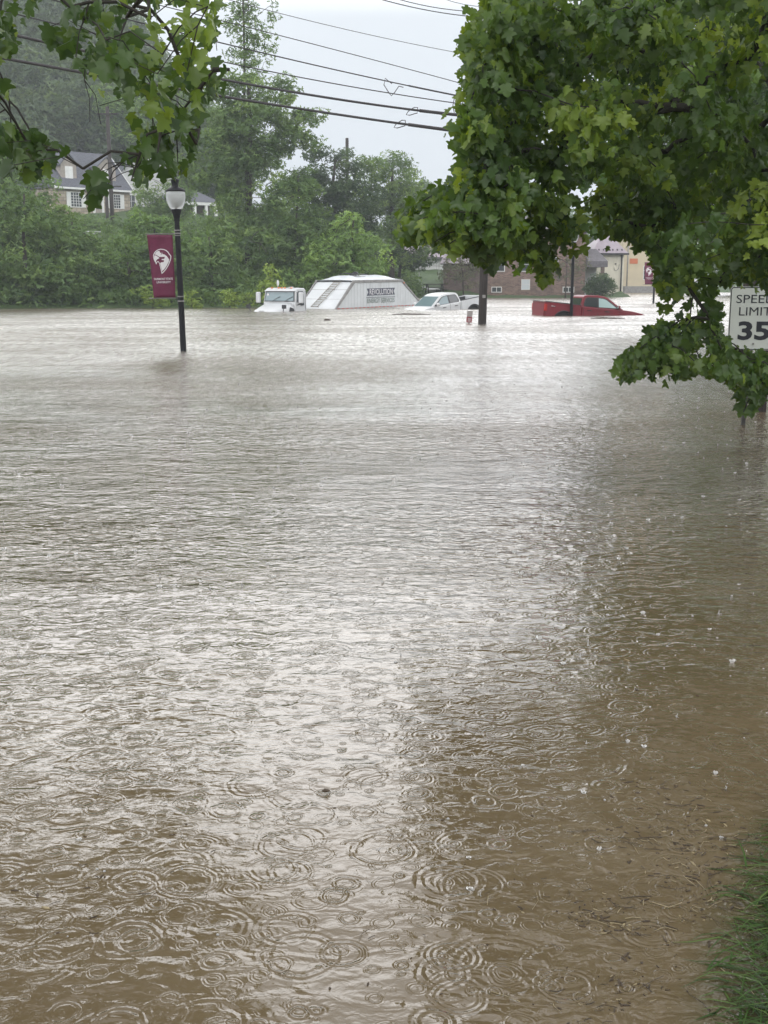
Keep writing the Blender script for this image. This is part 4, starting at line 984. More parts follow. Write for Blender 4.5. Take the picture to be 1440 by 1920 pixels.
# two poles below the stone house and the pole top behind the dark tree
for px, py0, py1, Y_, r0, lab in ((203, 440, 352, 108, .17, 'shorter of the paired wooden poles in front of the stone cottage'), (212, 440, 200, 108.6, .20, 'taller of the paired wooden poles in front of the stone cottage'),
                                  (652, 480, 259, 101, .17, 'wooden pole whose top sticks out behind the darkest tree')):
    b0 = at(px, py0, Y_); t0 = at(px, py1, Y_); hh = t0.z - b0.z
    q = empty('utility_pole', b0); tag(q, lab, 'utility pole')
    MB().tube([(0, 0, -2.5), (0, 0, 0), (0, 0, hh)], [r0 * 1.1, r0, r0 * .8], 12).build('shaft', M['pole_wood'], q)
    if px == 212: 
        MB().box(-.9, .9, -.2, -.1, hh - .7, hh - .58).build('crossarm', M['pole_wood'], q)
        MB().box(.1, 1.0, -.12, -.05, hh - 7.0, hh - 6.9).build('bracket', M['pole_wood'], q)
# hillside service wire
a0, a1 = at(215, 215, 108.6), at(0, 238, 96)
o = MB().tube([a0 + (a1 - a0) * t - Vector((0, 0, 1.1 * 4 * t * (1 - t))) - a0 for t in [i / 14 for i in range(15)]], .015, 5).build('overhead_cable', M['cable']); o.location = a0
tag(o, 'faint service wire leaving the taller hillside pole to the left', 'cable')

# speed limit sign
sb = G(1393, 797); Ys = sb.y
sg = empty('speed_limit_sign', sb, R(-3)); tag(sg, 'white speed limit 35 sign on a steel post at the right edge', 'road sign')
s_ = Ys / (F * cP) * .985
zc = at(1413, 597, Ys).z; xc = (at(1413, 597, Ys).x - sb.x); hw, hh = .305, .378
def rrect(hw, hh, r, n=5):
    o = []
    for cx_, cz_, a0 in ((hw - r, hh - r, 0), (-hw + r, hh - r, 90), (-hw + r, -hh + r, 180), (hw - r, -hh + r, 270)):
        for i in range(n + 1): t = R(a0 + 90 * i / n); o.append((cx_ + r * math.cos(t), cz_ + r * math.sin(t)))
    return o
pl = MB().prism([(x + xc, z + zc) for x, z in rrect(hw, hh, .04)], -.045, -.040).build('sign_plate', M['sign_white'], sg)
bo_ = rrect(hw - .006, hh - .006, .036); bi_ = rrect(hw - .016, hh - .016, .028); n_ = len(bo_)
MB()._add([(x + xc, -.0475, z + zc) for x, z in bo_] + [(x + xc, -.0475, z + zc) for x, z in bi_], [(i, (i + 1) % n_, n_ + (i + 1) % n_, n_ + i) for i in range(n_)]).build('sign_border', M['sign_black'], pl)
for tx, dz, hgt_, ww, off in (('SPEED', .232, .098, .46, .0), ('LIMIT', .085, .098, .38, .0), ('35', -.145, .225, .38, .010)):
    mt = Matrix.Translation((xc, -.048, zc + dz)) @ Matrix.Rotation(R(90), 4, 'X')
    text_obj('sign_lettering', tx, hgt_ * 1.35, M['sign_black'], pl, mt, offset=off, width=ww, height=hgt_)
mb = MB()
for zz in (.33, -.33): mb.lathe([(.012, 0), (.012, .006), (.006, .009)], 10, (0, 0, 0))
mb.v = [(x + xc, -.048 - z, y + zc + (.33 if i < len(mb.v) // 2 else -.30)) for i, (x, y, z) in enumerate(mb.v)]
mb.build('bolt', M['grey_metal'], pl)
lean = (at(1413, 597, Ys).x - sb.x) / zc
mb = MB(); mb.tube([(-.35 * lean, 0, -1.0), (0, 0, 0), (lean * (zc + .34), 0, zc + .34)], .030, 4, smooth=False); mb.build('post', M['post_steel'], sg)
p2 = at(1433, 700, 15.5); o = empty('sign_post', (p2.x, 15.5, 0)); tag(o, 'dark wooden post just behind the speed limit sign at the frame edge', 'post')
MB().box(-.045, .045, -.045, .045, -1, at(1433, 640, 15.5).z).build('shaft', M['pole_wood'], o)
MB().box(-.052, .052, -.052, .052, at(1433, 640, 15.5).z, at(1433, 640, 15.5).z + .02).build('cap', M['post_steel'], o)

# red and white marker leaning out of the water beside the utility pole
mk = empty('marker_sign', G(879, 607), R(6), ry=R(5)); tag(mk, 'small red and white marker plate leaning in the water left of the utility pole', 'marker')
MB().box(-.11, .11, -.012, .012, .26, .50).build('upper_plate', M['grey_metal'] if False else material('dull_white_plate', (.42, .38, .37), .5), mk)
rd = MB().box(-.11, .11, -.016, .014, .05, .27).build('red_plate', material('marker_red', (.28, .03, .035), .5), mk)
mb = MB()
for z, w2 in ((.20, .07), (.155, .055), (.115, .07), (.08, .05)): mb.box(-w2, w2, -.019, -.0165, z, z + .016)
mb.build('lettering', M['print_white'], rd)
MB().box(-.10, .10, -.014, .012, -.2, .0).box(-.04, .04, -.012, .010, -.0, .05).build('lower_plate', bpy.data.materials['dull_white_plate'], mk)

# small things along the far street
def post(px, py0, py1, r0, nm, lab, cat, mat=M['black_metal'], grp=None, base=True):
    b0 = G(px, py0); t0 = at(px, py1, b0.y); q = empty(nm, b0); tag(q, lab, cat, grp)
    MB().tube([(0, 0, -.8), (0, 0, t0.z)], [r0, r0 * .9], 10).build('shaft', mat, q)
    if base: MB().lathe([(r0 * 3, 0), (r0 * 2.6, .12), (r0 * 1.2, .25), (r0 * 1.1, .3)], 12).build('foot', mat, q)
    return q
post(1204, 548, 450, .09, 'street_pole', 'dark pole with a flared foot left of the farthest lamp post', 'pole')
post(1198, 543, 440, .12, 'street_pole', 'thicker dark pole just left of the flared-foot pole', 'pole', base=False)
ib = G(1157, 545); isg = empty('information_sign', ib, R(-8)); tag(isg, 'small white two-post information sign on the grass by the cream building', 'sign')
k_ = ib.y / (F * cP); wI = 18 * k_; zT = at(1157, 513, ib.y).z
for x in (0, wI): MB().box(x - .05, x + .05, -.05, .05, -.5, zT).build('post', M['black_metal'], isg)
bd = MB().box(.05, wI - .05, -.04, .04, zT - .95, zT - .06).build('board', M['sign_white'], isg)
mb = MB().box(.05, wI - .05, -.05, .05, zT - .06, zT).build('top_rail', M['black_metal'], isg)
mb = MB()
for i, w2 in enumerate((.55, .7, .6)): mb.box(.25, .25 + w2 * .8, -.045, -.041, zT - .30 - i * .2, zT - .22 - i * .2)
mb.box(wI - .35, wI - .1, -.045, -.041, zT - .85, zT - .6); mb.build('board_marks', M['ink_navy'], bd)
# iron handrail
hb = G(1180, 545); hr = empty('handrail', (hb.x, hb.y, 0), R(64)); tag(hr, 'dark iron handrail of bent loops along the walk by the yellow building', 'railing')
mb = MB()
for i in range(12):
    x = i * 1.35; mb.tube([(x, 0, -.3), (x, 0, 1.0), (x + .25, 0, 1.25), (x + .55, 0, 1.1), (x + .6, 0, .8)], .04, 6)
mb.build('hoops', M['black_metal'], hr); MB().tube([(-.2, 0, .9), (16.2, 0, .9)], .03, 6).build('rail', M['black_metal'], hr)
bs = at(1186, 545, 141); rs = empty('round_sign', (bs.x, 141, 0), 0); tag(rs, 'grey back of a road sign on a thin post before the yellow building', 'sign')
MB().tube([(0, 0, -.3), (0, 0, at(1186, 503, 141).z)], .04, 6).build('post', M['grey_metal'], rs)
mb = MB(); zz = at(1186, 508, 141).z; mb.prism([(.26 * math.cos(R(22.5 + 45 * i)), zz + .42 * math.sin(R(22.5 + 45 * i))) for i in range(8)], -.02, .02); mb.build('plate', M['grey_metal'], rs)

# chain link rail, picnic table on the lawn
fb = at(786, 500, 118); fn = empty('lawn_railing', (fb.x, fb.y, 0), R(-8)); tag(fn, 'thin metal railing before the pale siding building', 'railing')
mb = MB(); xs_ = [0, 2.0, 4.2, 6.0]
for x in xs_: mb.tube([(x, 0, 0), (x, 0, at(786, 497 + x, 118).z + .1)], .035, 6)
mb.build('posts', M['grey_metal'], fn)
MB().tube([(0, 0, at(786, 497, 118).z), (6.0, 0, at(786, 503, 118).z)], .03, 6).build('rail', M['grey_metal'], fn)
tb_ = at(815, 533, 106); tz = hz(tb_.x, 106); pt_ = empty('picnic_table', (tb_.x, 106, tz), R(12)); tag(pt_, 'dark picnic table on the lawn left of the brick wing', 'picnic table')
MB().box(-.95, .95, -.38, .38, .76, .82).build('table_top', M['pole_wood'], pt_)
for s in (-1, 1):
    MB().box(-.95, .95, s * .72 - .14, s * .72 + .14, .44, .49).build('bench', M['pole_wood'], pt_)
    MB().hexa([(s * .7 - .04, -.7, 0), (s * .7 + .04, -.7, 0), (s * .7 + .04, -.6, 0), (s * .7 - .04, -.6, 0)], [(s * .7 - .04, -.25, .76), (s * .7 + .04, -.25, .76), (s * .7 + .04, -.15, .76), (s * .7 - .04, -.15, .76)]).build('leg', M['pole_wood'], pt_)
    MB().hexa([(s * .7 - .04, .6, 0), (s * .7 + .04, .6, 0), (s * .7 + .04, .7, 0), (s * .7 - .04, .7, 0)], [(s * .7 - .04, .15, .76), (s * .7 + .04, .15, .76), (s * .7 + .04, .25, .76), (s * .7 - .04, .25, .76)]).build('leg', M['pole_wood'], pt_)
# ------------------------------------------------------------------ vehicles
def arc(cx, cz, r, a0, a1, n=9): return [(cx + r * math.cos(R(a0 + (a1 - a0) * i / n)), cz + r * math.sin(R(a0 + (a1 - a0) * i / n))) for i in range(n + 1)]
def pickup(loc, rz, pitch, name, label, paint, side, flare=True):
    """crew-cab pickup, x forward, z = 0 on the road (far below the water)"""
    o = empty(name, loc); tag(o, label, 'pickup truck')
    o.rotation_mode = 'QUATERNION'
    o.rotation_quaternion = Quaternion((0, 0, 1), rz) @ Quaternion((0, 1, 0), pitch)
    W2 = .95
    def hw(x, z):   # half width: tumblehome above the shoulder, tucked nose and tail
        w_ = W2 - .045 * max(0, (z - .95) / .4) - .03 * max(0, (.7 - z) / .3)
        if x > 2.2: w_ -= .20 * ((x - 2.2) / .5) ** 1.5
        if x < -2.55: w_ -= .03
        return w_
    def fn(x, y, z): return (x, (1 if y > 0 else -1) * hw(x, z), z)
    prof = [(-.90, .42), (-.90, 1.27), (-.6, 1.235), (.4, 1.215), (1.1, 1.21), (1.22, 1.22), (1.6, 1.20), (2.05, 1.14), (2.4, 1.06), (2.58, .95), (2.68, .80), (2.70, .55), (2.6, .38), (2.32, .38)] + arc(1.8, .42, .50, 0, 180, 10) + [(1.28, .38)]
    MB().prism(prof, -1, 1, fn=fn).build('body', paint, o, bevel=.035, seg=3)
    # bed: two walls with wheel arch, tailgate, floor
    bp_ = [(-2.66, .50), (-2.70, .62), (-2.70, .95), (-2.73, 1.36), (-2.3, 1.335), (-.92, 1.30), (-.92, .42), (-1.22, .42)] + arc(-1.75, .45, .50, 0, 180, 10) + [(-2.3, .46)]
    bed = MB()
    for s in (-1, 1):
        bed.prism(bp_, 0, 1, fn=lambda x, y, z, s=s: (x, s * (hw(x, z) - (.07 if y < .5 else 0)), z))
    bed.box(-2.6, -.93, -.84, .84, .80, .84)
    bo = bed.build('bed', paint, o, bevel=.02)
    MB().prism([(-2.70, .62), (-2.76, .68), (-2.75, 1.30), (-2.79, 1.35), (-2.66, 1.35), (-2.64, .62)], -.86, .86).build('tailgate', paint, o, bevel=.012)
    MB().box(-2.6, -.93, -.80, .80, .845, .87).box(-2.62, -.93, -.865, -.80, .9, 1.315).box(-2.62, -.93, .80, .865, .9, 1.315).build('bed_liner', M['black'], o)
    for s in (-1, 1): MB().tube([(-2.72, s * .895, 1.372), (-1.8, s * .895, 1.345), (-.93, s * .895, 1.315)], .022, 6).build('bed_rail_cap', M['black'], o)
    MB().box(-2.86, -2.72, -.88, .88, .45, .62).build('rear_bumper', M['chrome'], o, bevel=.02)
    MB().box(2.45, 2.76, -.80, .80, .36, .58).build('front_bumper', M['black'], o, bevel=.03)
    MB().box(2.62, 2.70, -.52, .52, .62, .90).build('grille', M['black'], o, bevel=.02)
    # cab
    cp = [(-.92, 1.20), (-.90, 1.28), (-.82, 1.66), (-.76, 1.755), (-.60, 1.80), (-.1, 1.825), (.25, 1.80), (.42, 1.755), (1.22, 1.225), (1.22, 1.15), (-.9, 1.15)]
    def cw(z): return .885 - .20 * max(0, min(1, (z - 1.2) / .6)) ** 1.15
    MB().prism(cp, -1, 1, fn=lambda x, y, z: (x, (1 if y > 0 else -1) * cw(z), z)).build('cab', paint, o, bevel=.05, seg=3)
    def side_panel(nm, poly, mat, lift, parent, thick=.012):
        for s in (-1, 1):
            MB().prism(poly, 0, 1, fn=lambda x, y, z, s=s: (x, s * (cw(z) + lift - (thick if y < .5 else 0)), z)).build(nm, mat if not isinstance(mat, dict) else mat[s], parent)
    dark, pale = M['glass_dark'], M['glass_pale']
    side_panel('window_surround', [(-.76, 1.27), (-.80, 1.36), (-.70, 1.64), (-.60, 1.70), (-.1, 1.725), (.22, 1.71), (.40, 1.655), (1.02, 1.255)], M['black'], .004, o)
    side_panel('rear_window', [(-.68, 1.29), (-.735, 1.37), (-.66, 1.61), (-.58, 1.665), (-.12, 1.69), (-.12, 1.275)], dark, .010, o)
    side_panel('front_window', [(-.03, 1.275), (-.03, 1.69), (.20, 1.68), (.36, 1.63), (.88, 1.285)], pale if side == 'pale' else M['glass_blue'], .010, o)
    # windscreen and rear glass
    def slab(nm, a, b, lift, w0, w1, mat):     # a,b = (x,z) bottom & top
        dx, dz = b[0] - a[0], b[1] - a[1]; ll = math.hypot(dx, dz); nx_, nz_ = (dz / ll, -dx / ll)
        if nx_ * (1 if a[0] > 0 else -1) < 0: nx_, nz_ = -nx_, -nz_
        q = [(a[0] + nx_ * k, y, a[1] + nz_ * k) for k in (lift - .01, lift) for y in (-w0, w0)]
        r_ = [(b[0] + nx_ * k, y, b[1] + nz_ * k) for k in (lift - .01, lift) for y in (-w1, w1)]
        return MB().hexa([q[0], q[1], q[3], q[2]], [r_[0], r_[1], r_[3], r_[2]]).build(nm, mat, o)
    slab('windscreen', (1.17, 1.262), (.50, 1.706), .012, .77, .66, M['glass_blue'])
    slab('rear_glass', (-.895, 1.33), (-.83, 1.64), .006, .66, .62, dark)
    for s in (-1, 1):
        # door seams, handles, mirrors
        for x in (-.08, 1.02, -.80): MB().prism([(x - .007, .5), (x + .007, .5), (x + .007, 1.235), (x - .007, 1.235)], 0, 1, fn=lambda a, y, z, s=s: (a, s * (hw(a, z) + (.0025 if y > .5 else -.02)), z)).build('door_seam', M['black'], o)
        for x in (-.62, .25): MB().tube([(x, s * (hw(x, 1.08) + .012), 1.09), (x + .05, s * (hw(x, 1.08) + .035), 1.095), (x + .17, s * (hw(x, 1.08) + .035), 1.095), (x + .22, s * (hw(x, 1.08) + .012), 1.09)], .018, 6).build('door_handle', M['black'], o)
        mm = MB().ell((.90, s * 1.06, 1.33), (.07, .13, .10), 8).build('mirror', paint, o)
        MB().tube([(.92, s * .86, 1.25), (.92, s * .98, 1.28)], .03, 6).build('mirror_arm', M['black'], mm)
        MB().box(.835, .85, s * 1.06 - .09, s * 1.06 + .09, 1.27, 1.39).build('mirror_glass', M['chrome'], mm)
        MB().box(-2.765, -2.62, s * .90 - .035, s * .90 + .035, .93, 1.25).build('tail_light', M['lamp_red'], o, bevel=.01)
        MB().hexa([(2.40, s * .72, .80), (2.66, s * .60, .80), (2.62, s * .78, .80), (2.36, s * .895, .80)], [(2.36, s * .70, .98), (2.56, s * .58, .97), (2.52, s * .76, .97), (2.32, s * .885, .99)]).build('headlight', M['lamp_white'], o)
        for cx_, cz_ in ((-1.75, .45), (1.8, .42)):
            a_ = arc(cx_, cz_, .53, -5, 185, 16)
            MB().tube([(x, s * (hw(x, z) + .012), z) for x, z in a_], .034, 6).build('wheel_arch', M['black'], o)
            MB().prism(arc(cx_, cz_, .49, 0, 360, 18)[:-1], s * .40, s * .90).build('wheel_well', M['rubber'], o)
            wh = MB().lathe([(.22, -.12), (.36, -.125), (.385, -.09), (.385, .09), (.36, .125), (.22, .12)], 26)
            wh.v = [(x + cx_, z * 1.0 + s * .80, y + .38) for x, y, z in wh.v]; wo = wh.build('wheel', M['rubber'], o)
            rm = MB().lathe([(.22, 0), (.20, .02), (.06, .035), (.0, .04)], 20); rm.v = [(x + cx_, s * (.925 + z), y + .38) for x, y, z in rm.v]; rm.build('rim', M['grey_metal'], wo)
        MB().tube([(-2.2, s * (hw(-2.2, .8) + .004), 1.17), (-2.45, s * (hw(-2.4, .8) + .004), 1.17)], .016, 4).build('bed_badge', M['chrome'], o)
    # seat backs and steering wheel behind the glass
    MB().tube([(.62, .42, 1.20), (.55, .36, 1.36)], .02, 6).build('steering_column', M['black'], o)
    return o
ta, na = G(1018, 592.3), G(1222, 590.6)
hv = Vector((na.x - ta.x, na.y - ta.y, 0)); rz_ = math.atan2(hv.y, hv.x) * .8
hd = Vector((math.cos(rz_), math.sin(rz_), 0)); lf = Vector((-hd.y, hd.x, 0))
ctr = Vector((ta.x, ta.y, 0)) + hd * 2.74 + lf * .95
pickup(Vector((ctr.x, ctr.y, -.89)), rz_, R(4.2), 'pickup_truck', 'red crew-cab pickup with its nose sunk in the flood, facing right', M['red_paint'], 'pale')
rz2 = R(180 + 36); hd = Vector((math.cos(rz2), math.sin(rz2), 0)); lf = Vector((-hd.y, hd.x, 0))
nose = G(782, 581.8); ctr = nose - hd * 2.45 - lf * .95
pickup(Vector((ctr.x, ctr.y, -.92)), rz2, R(7.0), 'pickup_truck', 'white crew-cab pickup sinking nose first toward the left, between trailer and utility pole', M['white_paint'], 'pale2')

# ---- semi trailer
A = G(629, 579.8); dv = Vector((.46, .887, 0)).normalized(); rt = math.atan2(dv.y, dv.x)
tr = empty('semi_trailer', A, rt); tag(tr, 'white sloped-end hopper trailer standing in the flood, with a black ribbon logo on its side', 'trailer')
WT = 2.5
xa, xb, ztp = 2.16, 8.43, 1.52
hull = MB().prism([(0, -1.0), (0, .02), (xa, ztp), (xb, ztp + .06), (11.3, .10), (11.3, -1.0)], 0, WT)
hull.build('hull', M['panel'], tr)
# vertical ribs of the side panel, following the trapezoid
def ztop(x): return (ztp * x / xa) if x < xa else (ztp + .06 * (x - xa) / (xb - xa) if x < xb else (ztp + .06) * (11.3 - x) / (11.3 - xb) + .1 * (x - xb) / (11.3 - xb))
mb = MB()
for i in range(30):
    x = .35 + i * .375
    if ztop(x) > .15: mb.box(x, x + .022, -.012, -.001, .02, ztop(x) - .06)
mb.build('panel_ribs', M['panel'], tr)
mb = MB()
for x in (4.25, 5.45, 6.6): mb.box(x, x + .014, -.015, -.0125, 1.05, ztop(x) - .08)
mb.build('panel_seams', M['grey_metal'], tr)
mb = MB()
for y in (-.035, WT - .035):
    mb.hexa([(-.10, y, -.02), (.10, y, -.02), (.10, y + .07, -.02), (-.10, y + .07, -.02)], [(xa - .12, y, ztp + .04), (xa + .12, y, ztp - .05), (xa + .12, y + .07, ztp - .05), (xa - .12, y + .07, ztp + .04)])
    mb.hexa([(11.42, y, .08), (11.22, y, .08), (11.22, y + .07, .08), (11.42, y + .07, .08)], [(xb + .1, y, ztp + .1), (xb - .1, y, ztp + .02), (xb - .1, y + .07, ztp + .02), (xb + .1, y + .07, ztp + .1)])
    mb.hexa([(xa - .13, y - .012, ztp - .05), (xb + .1, y - .012, ztp + .0), (xb + .1, y + .082, ztp + .0), (xa - .13, y + .082, ztp - .05)], [(xa - .1, y - .012, ztp + .10), (xb + .06, y - .012, ztp + .14), (xb + .06, y + .082, ztp + .14), (xa - .1, y + .082, ztp + .10)])
mb.build('frame_rails', M['grey_metal'], tr)
mb = MB(); mb.box(-.05, 11.3, -.05, -.002, -.10, .05); mb.build('bottom_rail', M['grey_metal'], tr)
mb = MB()
for i in range(22): x = .15 + i * .51; mb.box(x, x + .27, -.056, -.0505, .0, .045)
mb.build('reflective_tape', M['lamp_red'], tr)
for x in (5.2, 7.9, ): MB().ell((x, -.06, -.06 + .07), (.045, .02, .04), 5).build('marker_light', M['lamp_amber'], tr)
MB().ell((xb + .2, -.07, ztp - .08), (.05, .03, .05), 5).build('marker_light', M['lamp_amber'], tr)
# tarp roof, gently arched
nx_, ny_ = 14, 10; vs = []; fs = []
for i in range(nx_ + 1):
    for j in range(ny_ + 1):
        x = xa - .1 + (xb - xa + .2) * i / nx_; y = WT * j / ny_; e_ = min(1, min(x - xa + .1, xb + .1 - x) / 1.0)
        vs.append((x, y, ztp + .07 + .05 * (x - xa) / (xb - xa) + (.30 * math.sin(math.pi * j / ny_) ** .8) * (.15 + .85 * e_) + .012 * math.sin(x * 9)))
for i in range(nx_):
    for j in range(ny_): a = i * (ny_ + 1) + j; fs.append((a, a + ny_ + 1, a + ny_ + 2, a + 1))
nb_ = len(vs); vs += [(x, y, z - .03) for x, y, z in vs]; fs += [tuple(nb_ + q for q in f[::-1]) for f in fs]
MB()._add(vs, fs, smooth=True).build('tarp', M['tarp'], tr, fixn=False)
mb = MB()
for k_ in (.35, .7): mb.hexa([(xa * k_ - .012, 0, ztp * k_ + .004), (xa * k_ + .002, 0, ztp * k_ + .014), (xa * k_ + .002, WT, ztp * k_ + .014), (xa * k_ - .012, WT, ztp * k_ + .004)], [(xa * k_ - .004, 0, ztp * k_ + .012), (xa * k_ + .01, 0, ztp * k_ + .022), (xa * k_ + .01, WT, ztp * k_ + .022), (xa * k_ - .004, WT, ztp * k_ + .012)])
mb.build('front_seams', M['grey_metal'], tr)
sl = math.atan2(ztp, xa); nrm_ = Vector((-math.sin(sl), 0, math.cos(sl)))
def fs_pt(t, y, k): return Vector((xa * t, y, ztp * t)) + nrm_ * k
ld = MB(); ya, yb_ = 1.42, .98
for dy in (-.21, .21): ld.tube([fs_pt(.03, ya + dy, .09), fs_pt(1.0, yb_ + dy, .09), fs_pt(1.0, yb_ + dy, .09) + Vector((.5, 0, .10))], .022, 5)
for i in range(13):
    t = .05 + i * .08; yc = ya + (yb_ - ya) * t; ld.tube([fs_pt(t, yc - .21, .09), fs_pt(t, yc + .21, .09)], .020, 5)
for i in (0, 4, 8, 12):
    t = .05 + i * .08; yc = ya + (yb_ - ya) * t
    for dy in (-.21, .21): ld.tube([fs_pt(t, yc + dy, 0), fs_pt(t, yc + dy, .09)], .015, 5)
ld.build('ladder', M['ladder'], tr)
hh_ = MB().lathe([(.22, 0), (.24, .05), (.20, .12), (.05, .16)], 14, (3.9, 1.0, ztp + .36)); hh_.ell((4.1, .95, ztp + .52), (.22, .16, .08), 6)
hh_.tube([(2.6, 1.2, ztp + .42), (3.2, 1.1, ztp + .50), (3.7, 1.0, ztp + .46), (5.0, 1.1, ztp + .46), (6.0, 1.2, ztp + .42)], .03, 6)
hh_.build('roof_hatch', M['black'], tr)
mb = MB()
for a_ in ((3.5, .6), (4.4, .6), (3.5, 1.4), (4.4, 1.4)): mb.tube([(a_[0], a_[1], ztp + .25), (3.95, 1.0, ztp + .52)], .018, 5)
mb.tube([(3.4, .5, ztp + .3), (4.5, .5, ztp + .3), (4.5, 1.5, ztp + .36), (3.4, 1.5, ztp + .36), (3.4, .5, ztp + .3)], .018, 5); mb.build('hatch_frame', M['grey_metal'], tr)
# lettering on the side
x0, x1, z0, z1 = 3.75, 7.45, .70, 1.12
rb = MB()._add([(x0, -.0165, z0), (x1, -.0165, z0 + .03), (x1 - .18, -.0165, (z0 + z1) / 2 + .03), (x1, -.0165, z1 + .03), (x0, -.0165, z1), (x0 + .18, -.0165, (z0 + z1) / 2)], [(0, 1, 2, 3, 4, 5)]).build('logo_ribbon', M['ink_navy'], tr)
text_obj('logo_lettering', 'REVOLUTION', .4, M['print_white'], rb, Matrix.Translation(((x0 + x1) / 2 + .03, -.019, (z0 + z1) / 2 + .015)) @ Matrix.Rotation(R(90), 4, 'X'), offset=.004, width=3.05, height=.33)
MB().box(x0 - .05, x1 + .02, -.019, -.0165, .585, .615).build('logo_line', M['ink_navy'], tr)
text_obj('logo_lettering', 'ENERGY SERVICES', .3, M['ink_green'], tr, Matrix.Translation(((x0 + x1) / 2, -.0175, .40)) @ Matrix.Rotation(R(90), 4, 'X'), offset=.001, width=3.6, height=.27)

# ---- tractor
Cc = G(576, 582.5); hd = -dv; lf = Vector((-hd.y, hd.x, 0)); rzt = math.atan2(hd.y, hd.x)
og = Vector((Cc.x, Cc.y, 0)) - lf * 1.04
tk_ = empty('semi_truck', og, rzt); tag(tk_, 'white day-cab semi truck sunk to its windscreen, facing the camera', 'truck')
wp = M['white_paint']
def fcab(x, y, z): w_ = 1.04 - .07 * max(0, (z - .45) / .75); return (x, (1 if y > 0 else -1) * w_, z)
MB().prism([(0, -1.2), (-.02, .95), (.03, 1.12), (.14, 1.20), (.75, 1.23), (.98, 1.17), (1.04, 1.08), (1.16, .46), (1.18, -1.2)], -1, 1, fn=fcab).build('cab', wp, tk_, bevel=.06, seg=3)
hdm = MB(); xs_ = [1.14, 1.5, 2.0, 2.5, 2.9, 3.1]; zs_ = [.47, .40, .27, .12, -.06, -.35]; ws_ = [1.0, .97, .90, .82, .74, .68]
vs = []; fs = []; nn_ = 11
for x, z, w_ in zip(xs_, zs_, ws_):
    for j in range(nn_):
        a = math.pi * j / (nn_ - 1); y = w_ * math.copysign(abs(math.cos(a)) ** .45, math.cos(a)) if j not in (nn_ // 2,) else 0
        vs.append((x, y, -1.0 + (z + 1.0) * (math.sin(a) ** .16 if 0 < j < nn_ - 1 else 0)))
for i in range(len(xs_) - 1):
    for j in range(nn_ - 1): a = i * nn_ + j; fs.append((a, a + nn_, a + nn_ + 1, a + 1))
fs.append(tuple(range((len(xs_) - 1) * nn_, len(xs_) * nn_))); fs.append(tuple(range(nn_ - 1, -1, -1)))
hdm._add(vs, fs, smooth=True).build('hood', wp, tk_)
# windscreen with black seal
for nm, g_, lft, mt in (('windscreen_seal', .0, .018, M['black']), ('windscreen', .045, .030, M['glass_blue'])):
    a_, b_ = (1.150, .50 + g_), (1.052, 1.055 - g_); w0, w1 = .96 - g_ * 1.2, .90 - g_ * 1.2
    q = [(a_[0] + lft - .012, -w0, a_[1]), (a_[0] + lft - .012, w0, a_[1]), (a_[0] + lft, w0, a_[1]), (a_[0] + lft, -w0, a_[1])]
    r_ = [(b_[0] + lft - .012, -w1, b_[1]), (b_[0] + lft - .012, w1, b_[1]), (b_[0] + lft, w1, b_[1]), (b_[0] + lft, -w1, b_[1])]
    ws = MB().hexa(q, r_).build(nm, mt, tk_)
MB().box(1.115, 1.122, -.80, -.68, .80, .92).build('windscreen_sticker', M['print_white'], ws)
for s in (-.45, .35): MB().tube([(1.20, s, .50), (1.172, s + .25, .66), (1.158, s + .5, .76)], .012, 5).build('wiper', M['black'], tk_)
MB().hexa([(.98, -.97, 1.07), (1.20, -.95, 1.05), (1.20, .95, 1.05), (.98, .97, 1.07)], [(.92, -.94, 1.15), (1.14, -.92, 1.10), (1.14, .92, 1.10), (.92, .94, 1.15)]).build('sun_visor', wp, tk_, bevel=.015)
for y in (-.62, -.2, 0, .2, .62): MB().ell((.90, y, 1.225), (.08, .055, .035), 6).build('roof_marker_light', M['lamp_amber'], tk_)
MB().tube([(.62, .55, 1.24), (.80, .52, 1.245), (.98, .50, 1.24)], .035, 8).build('air_horn', M['chrome'], tk_)
MB().ell((.5, -.5, 1.48), (.07, .07, .16), 7).tube([(.5, -.5, 1.2), (.5, -.5, 1.4)], .015, 6).build('antenna_dome', wp, tk_)
for s in (-1, 1):
    yw = 1.035
    MB().prism([(.30, .30), (.28, .98), (.36, 1.05), (.82, 1.05), (.93, .98), (1.03, .50), (.80, .42), (.62, .30)], 0, 1, fn=lambda x, y, z, s=s: (x, s * (1.04 - .07 * max(0, (z - .45) / .75) + (.012 if y > .5 else -.01)), z)).build('door_window', M['glass_dark'], tk_)
    MB().prism([(.10, -.6), (.12, -.6), (.12, 1.05), (.10, 1.05)], 0, 1, fn=lambda x, y, z, s=s: (x, s * (1.04 - .07 * max(0, (z - .45) / .75) + (.004 if y > .5 else -.01)), z)).build('door_seam', M['black'], tk_)
    mo = MB().box(1.06, 1.22, s * 1.36 - .13, s * 1.36 + .13, .42, 1.0).build('mirror', wp, tk_, bevel=.05)
    MB().tube([(.95, s * 1.0, .32), (1.06, s * 1.2, .36), (1.10, s * 1.34, .46)], .03, 6).tube([(.98, s * .98, .98), (1.08, s * 1.28, .94)], .02, 6).build('mirror_arm', M['black'], mo)
    MB().box(2.42, 2.52, s * 1.12 - .11, s * 1.12 + .11, .16, .36).tube([(2.3, s * .88, -.1), (2.42, s * 1.04, .05), (2.47, s * 1.10, .18)], .022, 6).build('hood_mirror', M['black'], tk_)
    MB().hexa([(1.25, s * .985, -.02), (1.72, s * .945, -.08), (1.72, s * .97, -.08), (1.25, s * 1.01, -.02)], [(1.28, s * .98, .12), (1.60, s * .95, .22), (1.60, s * .975, .22), (1.28, s * 1.005, .12)]).build('air_intake', M['black'], tk_)
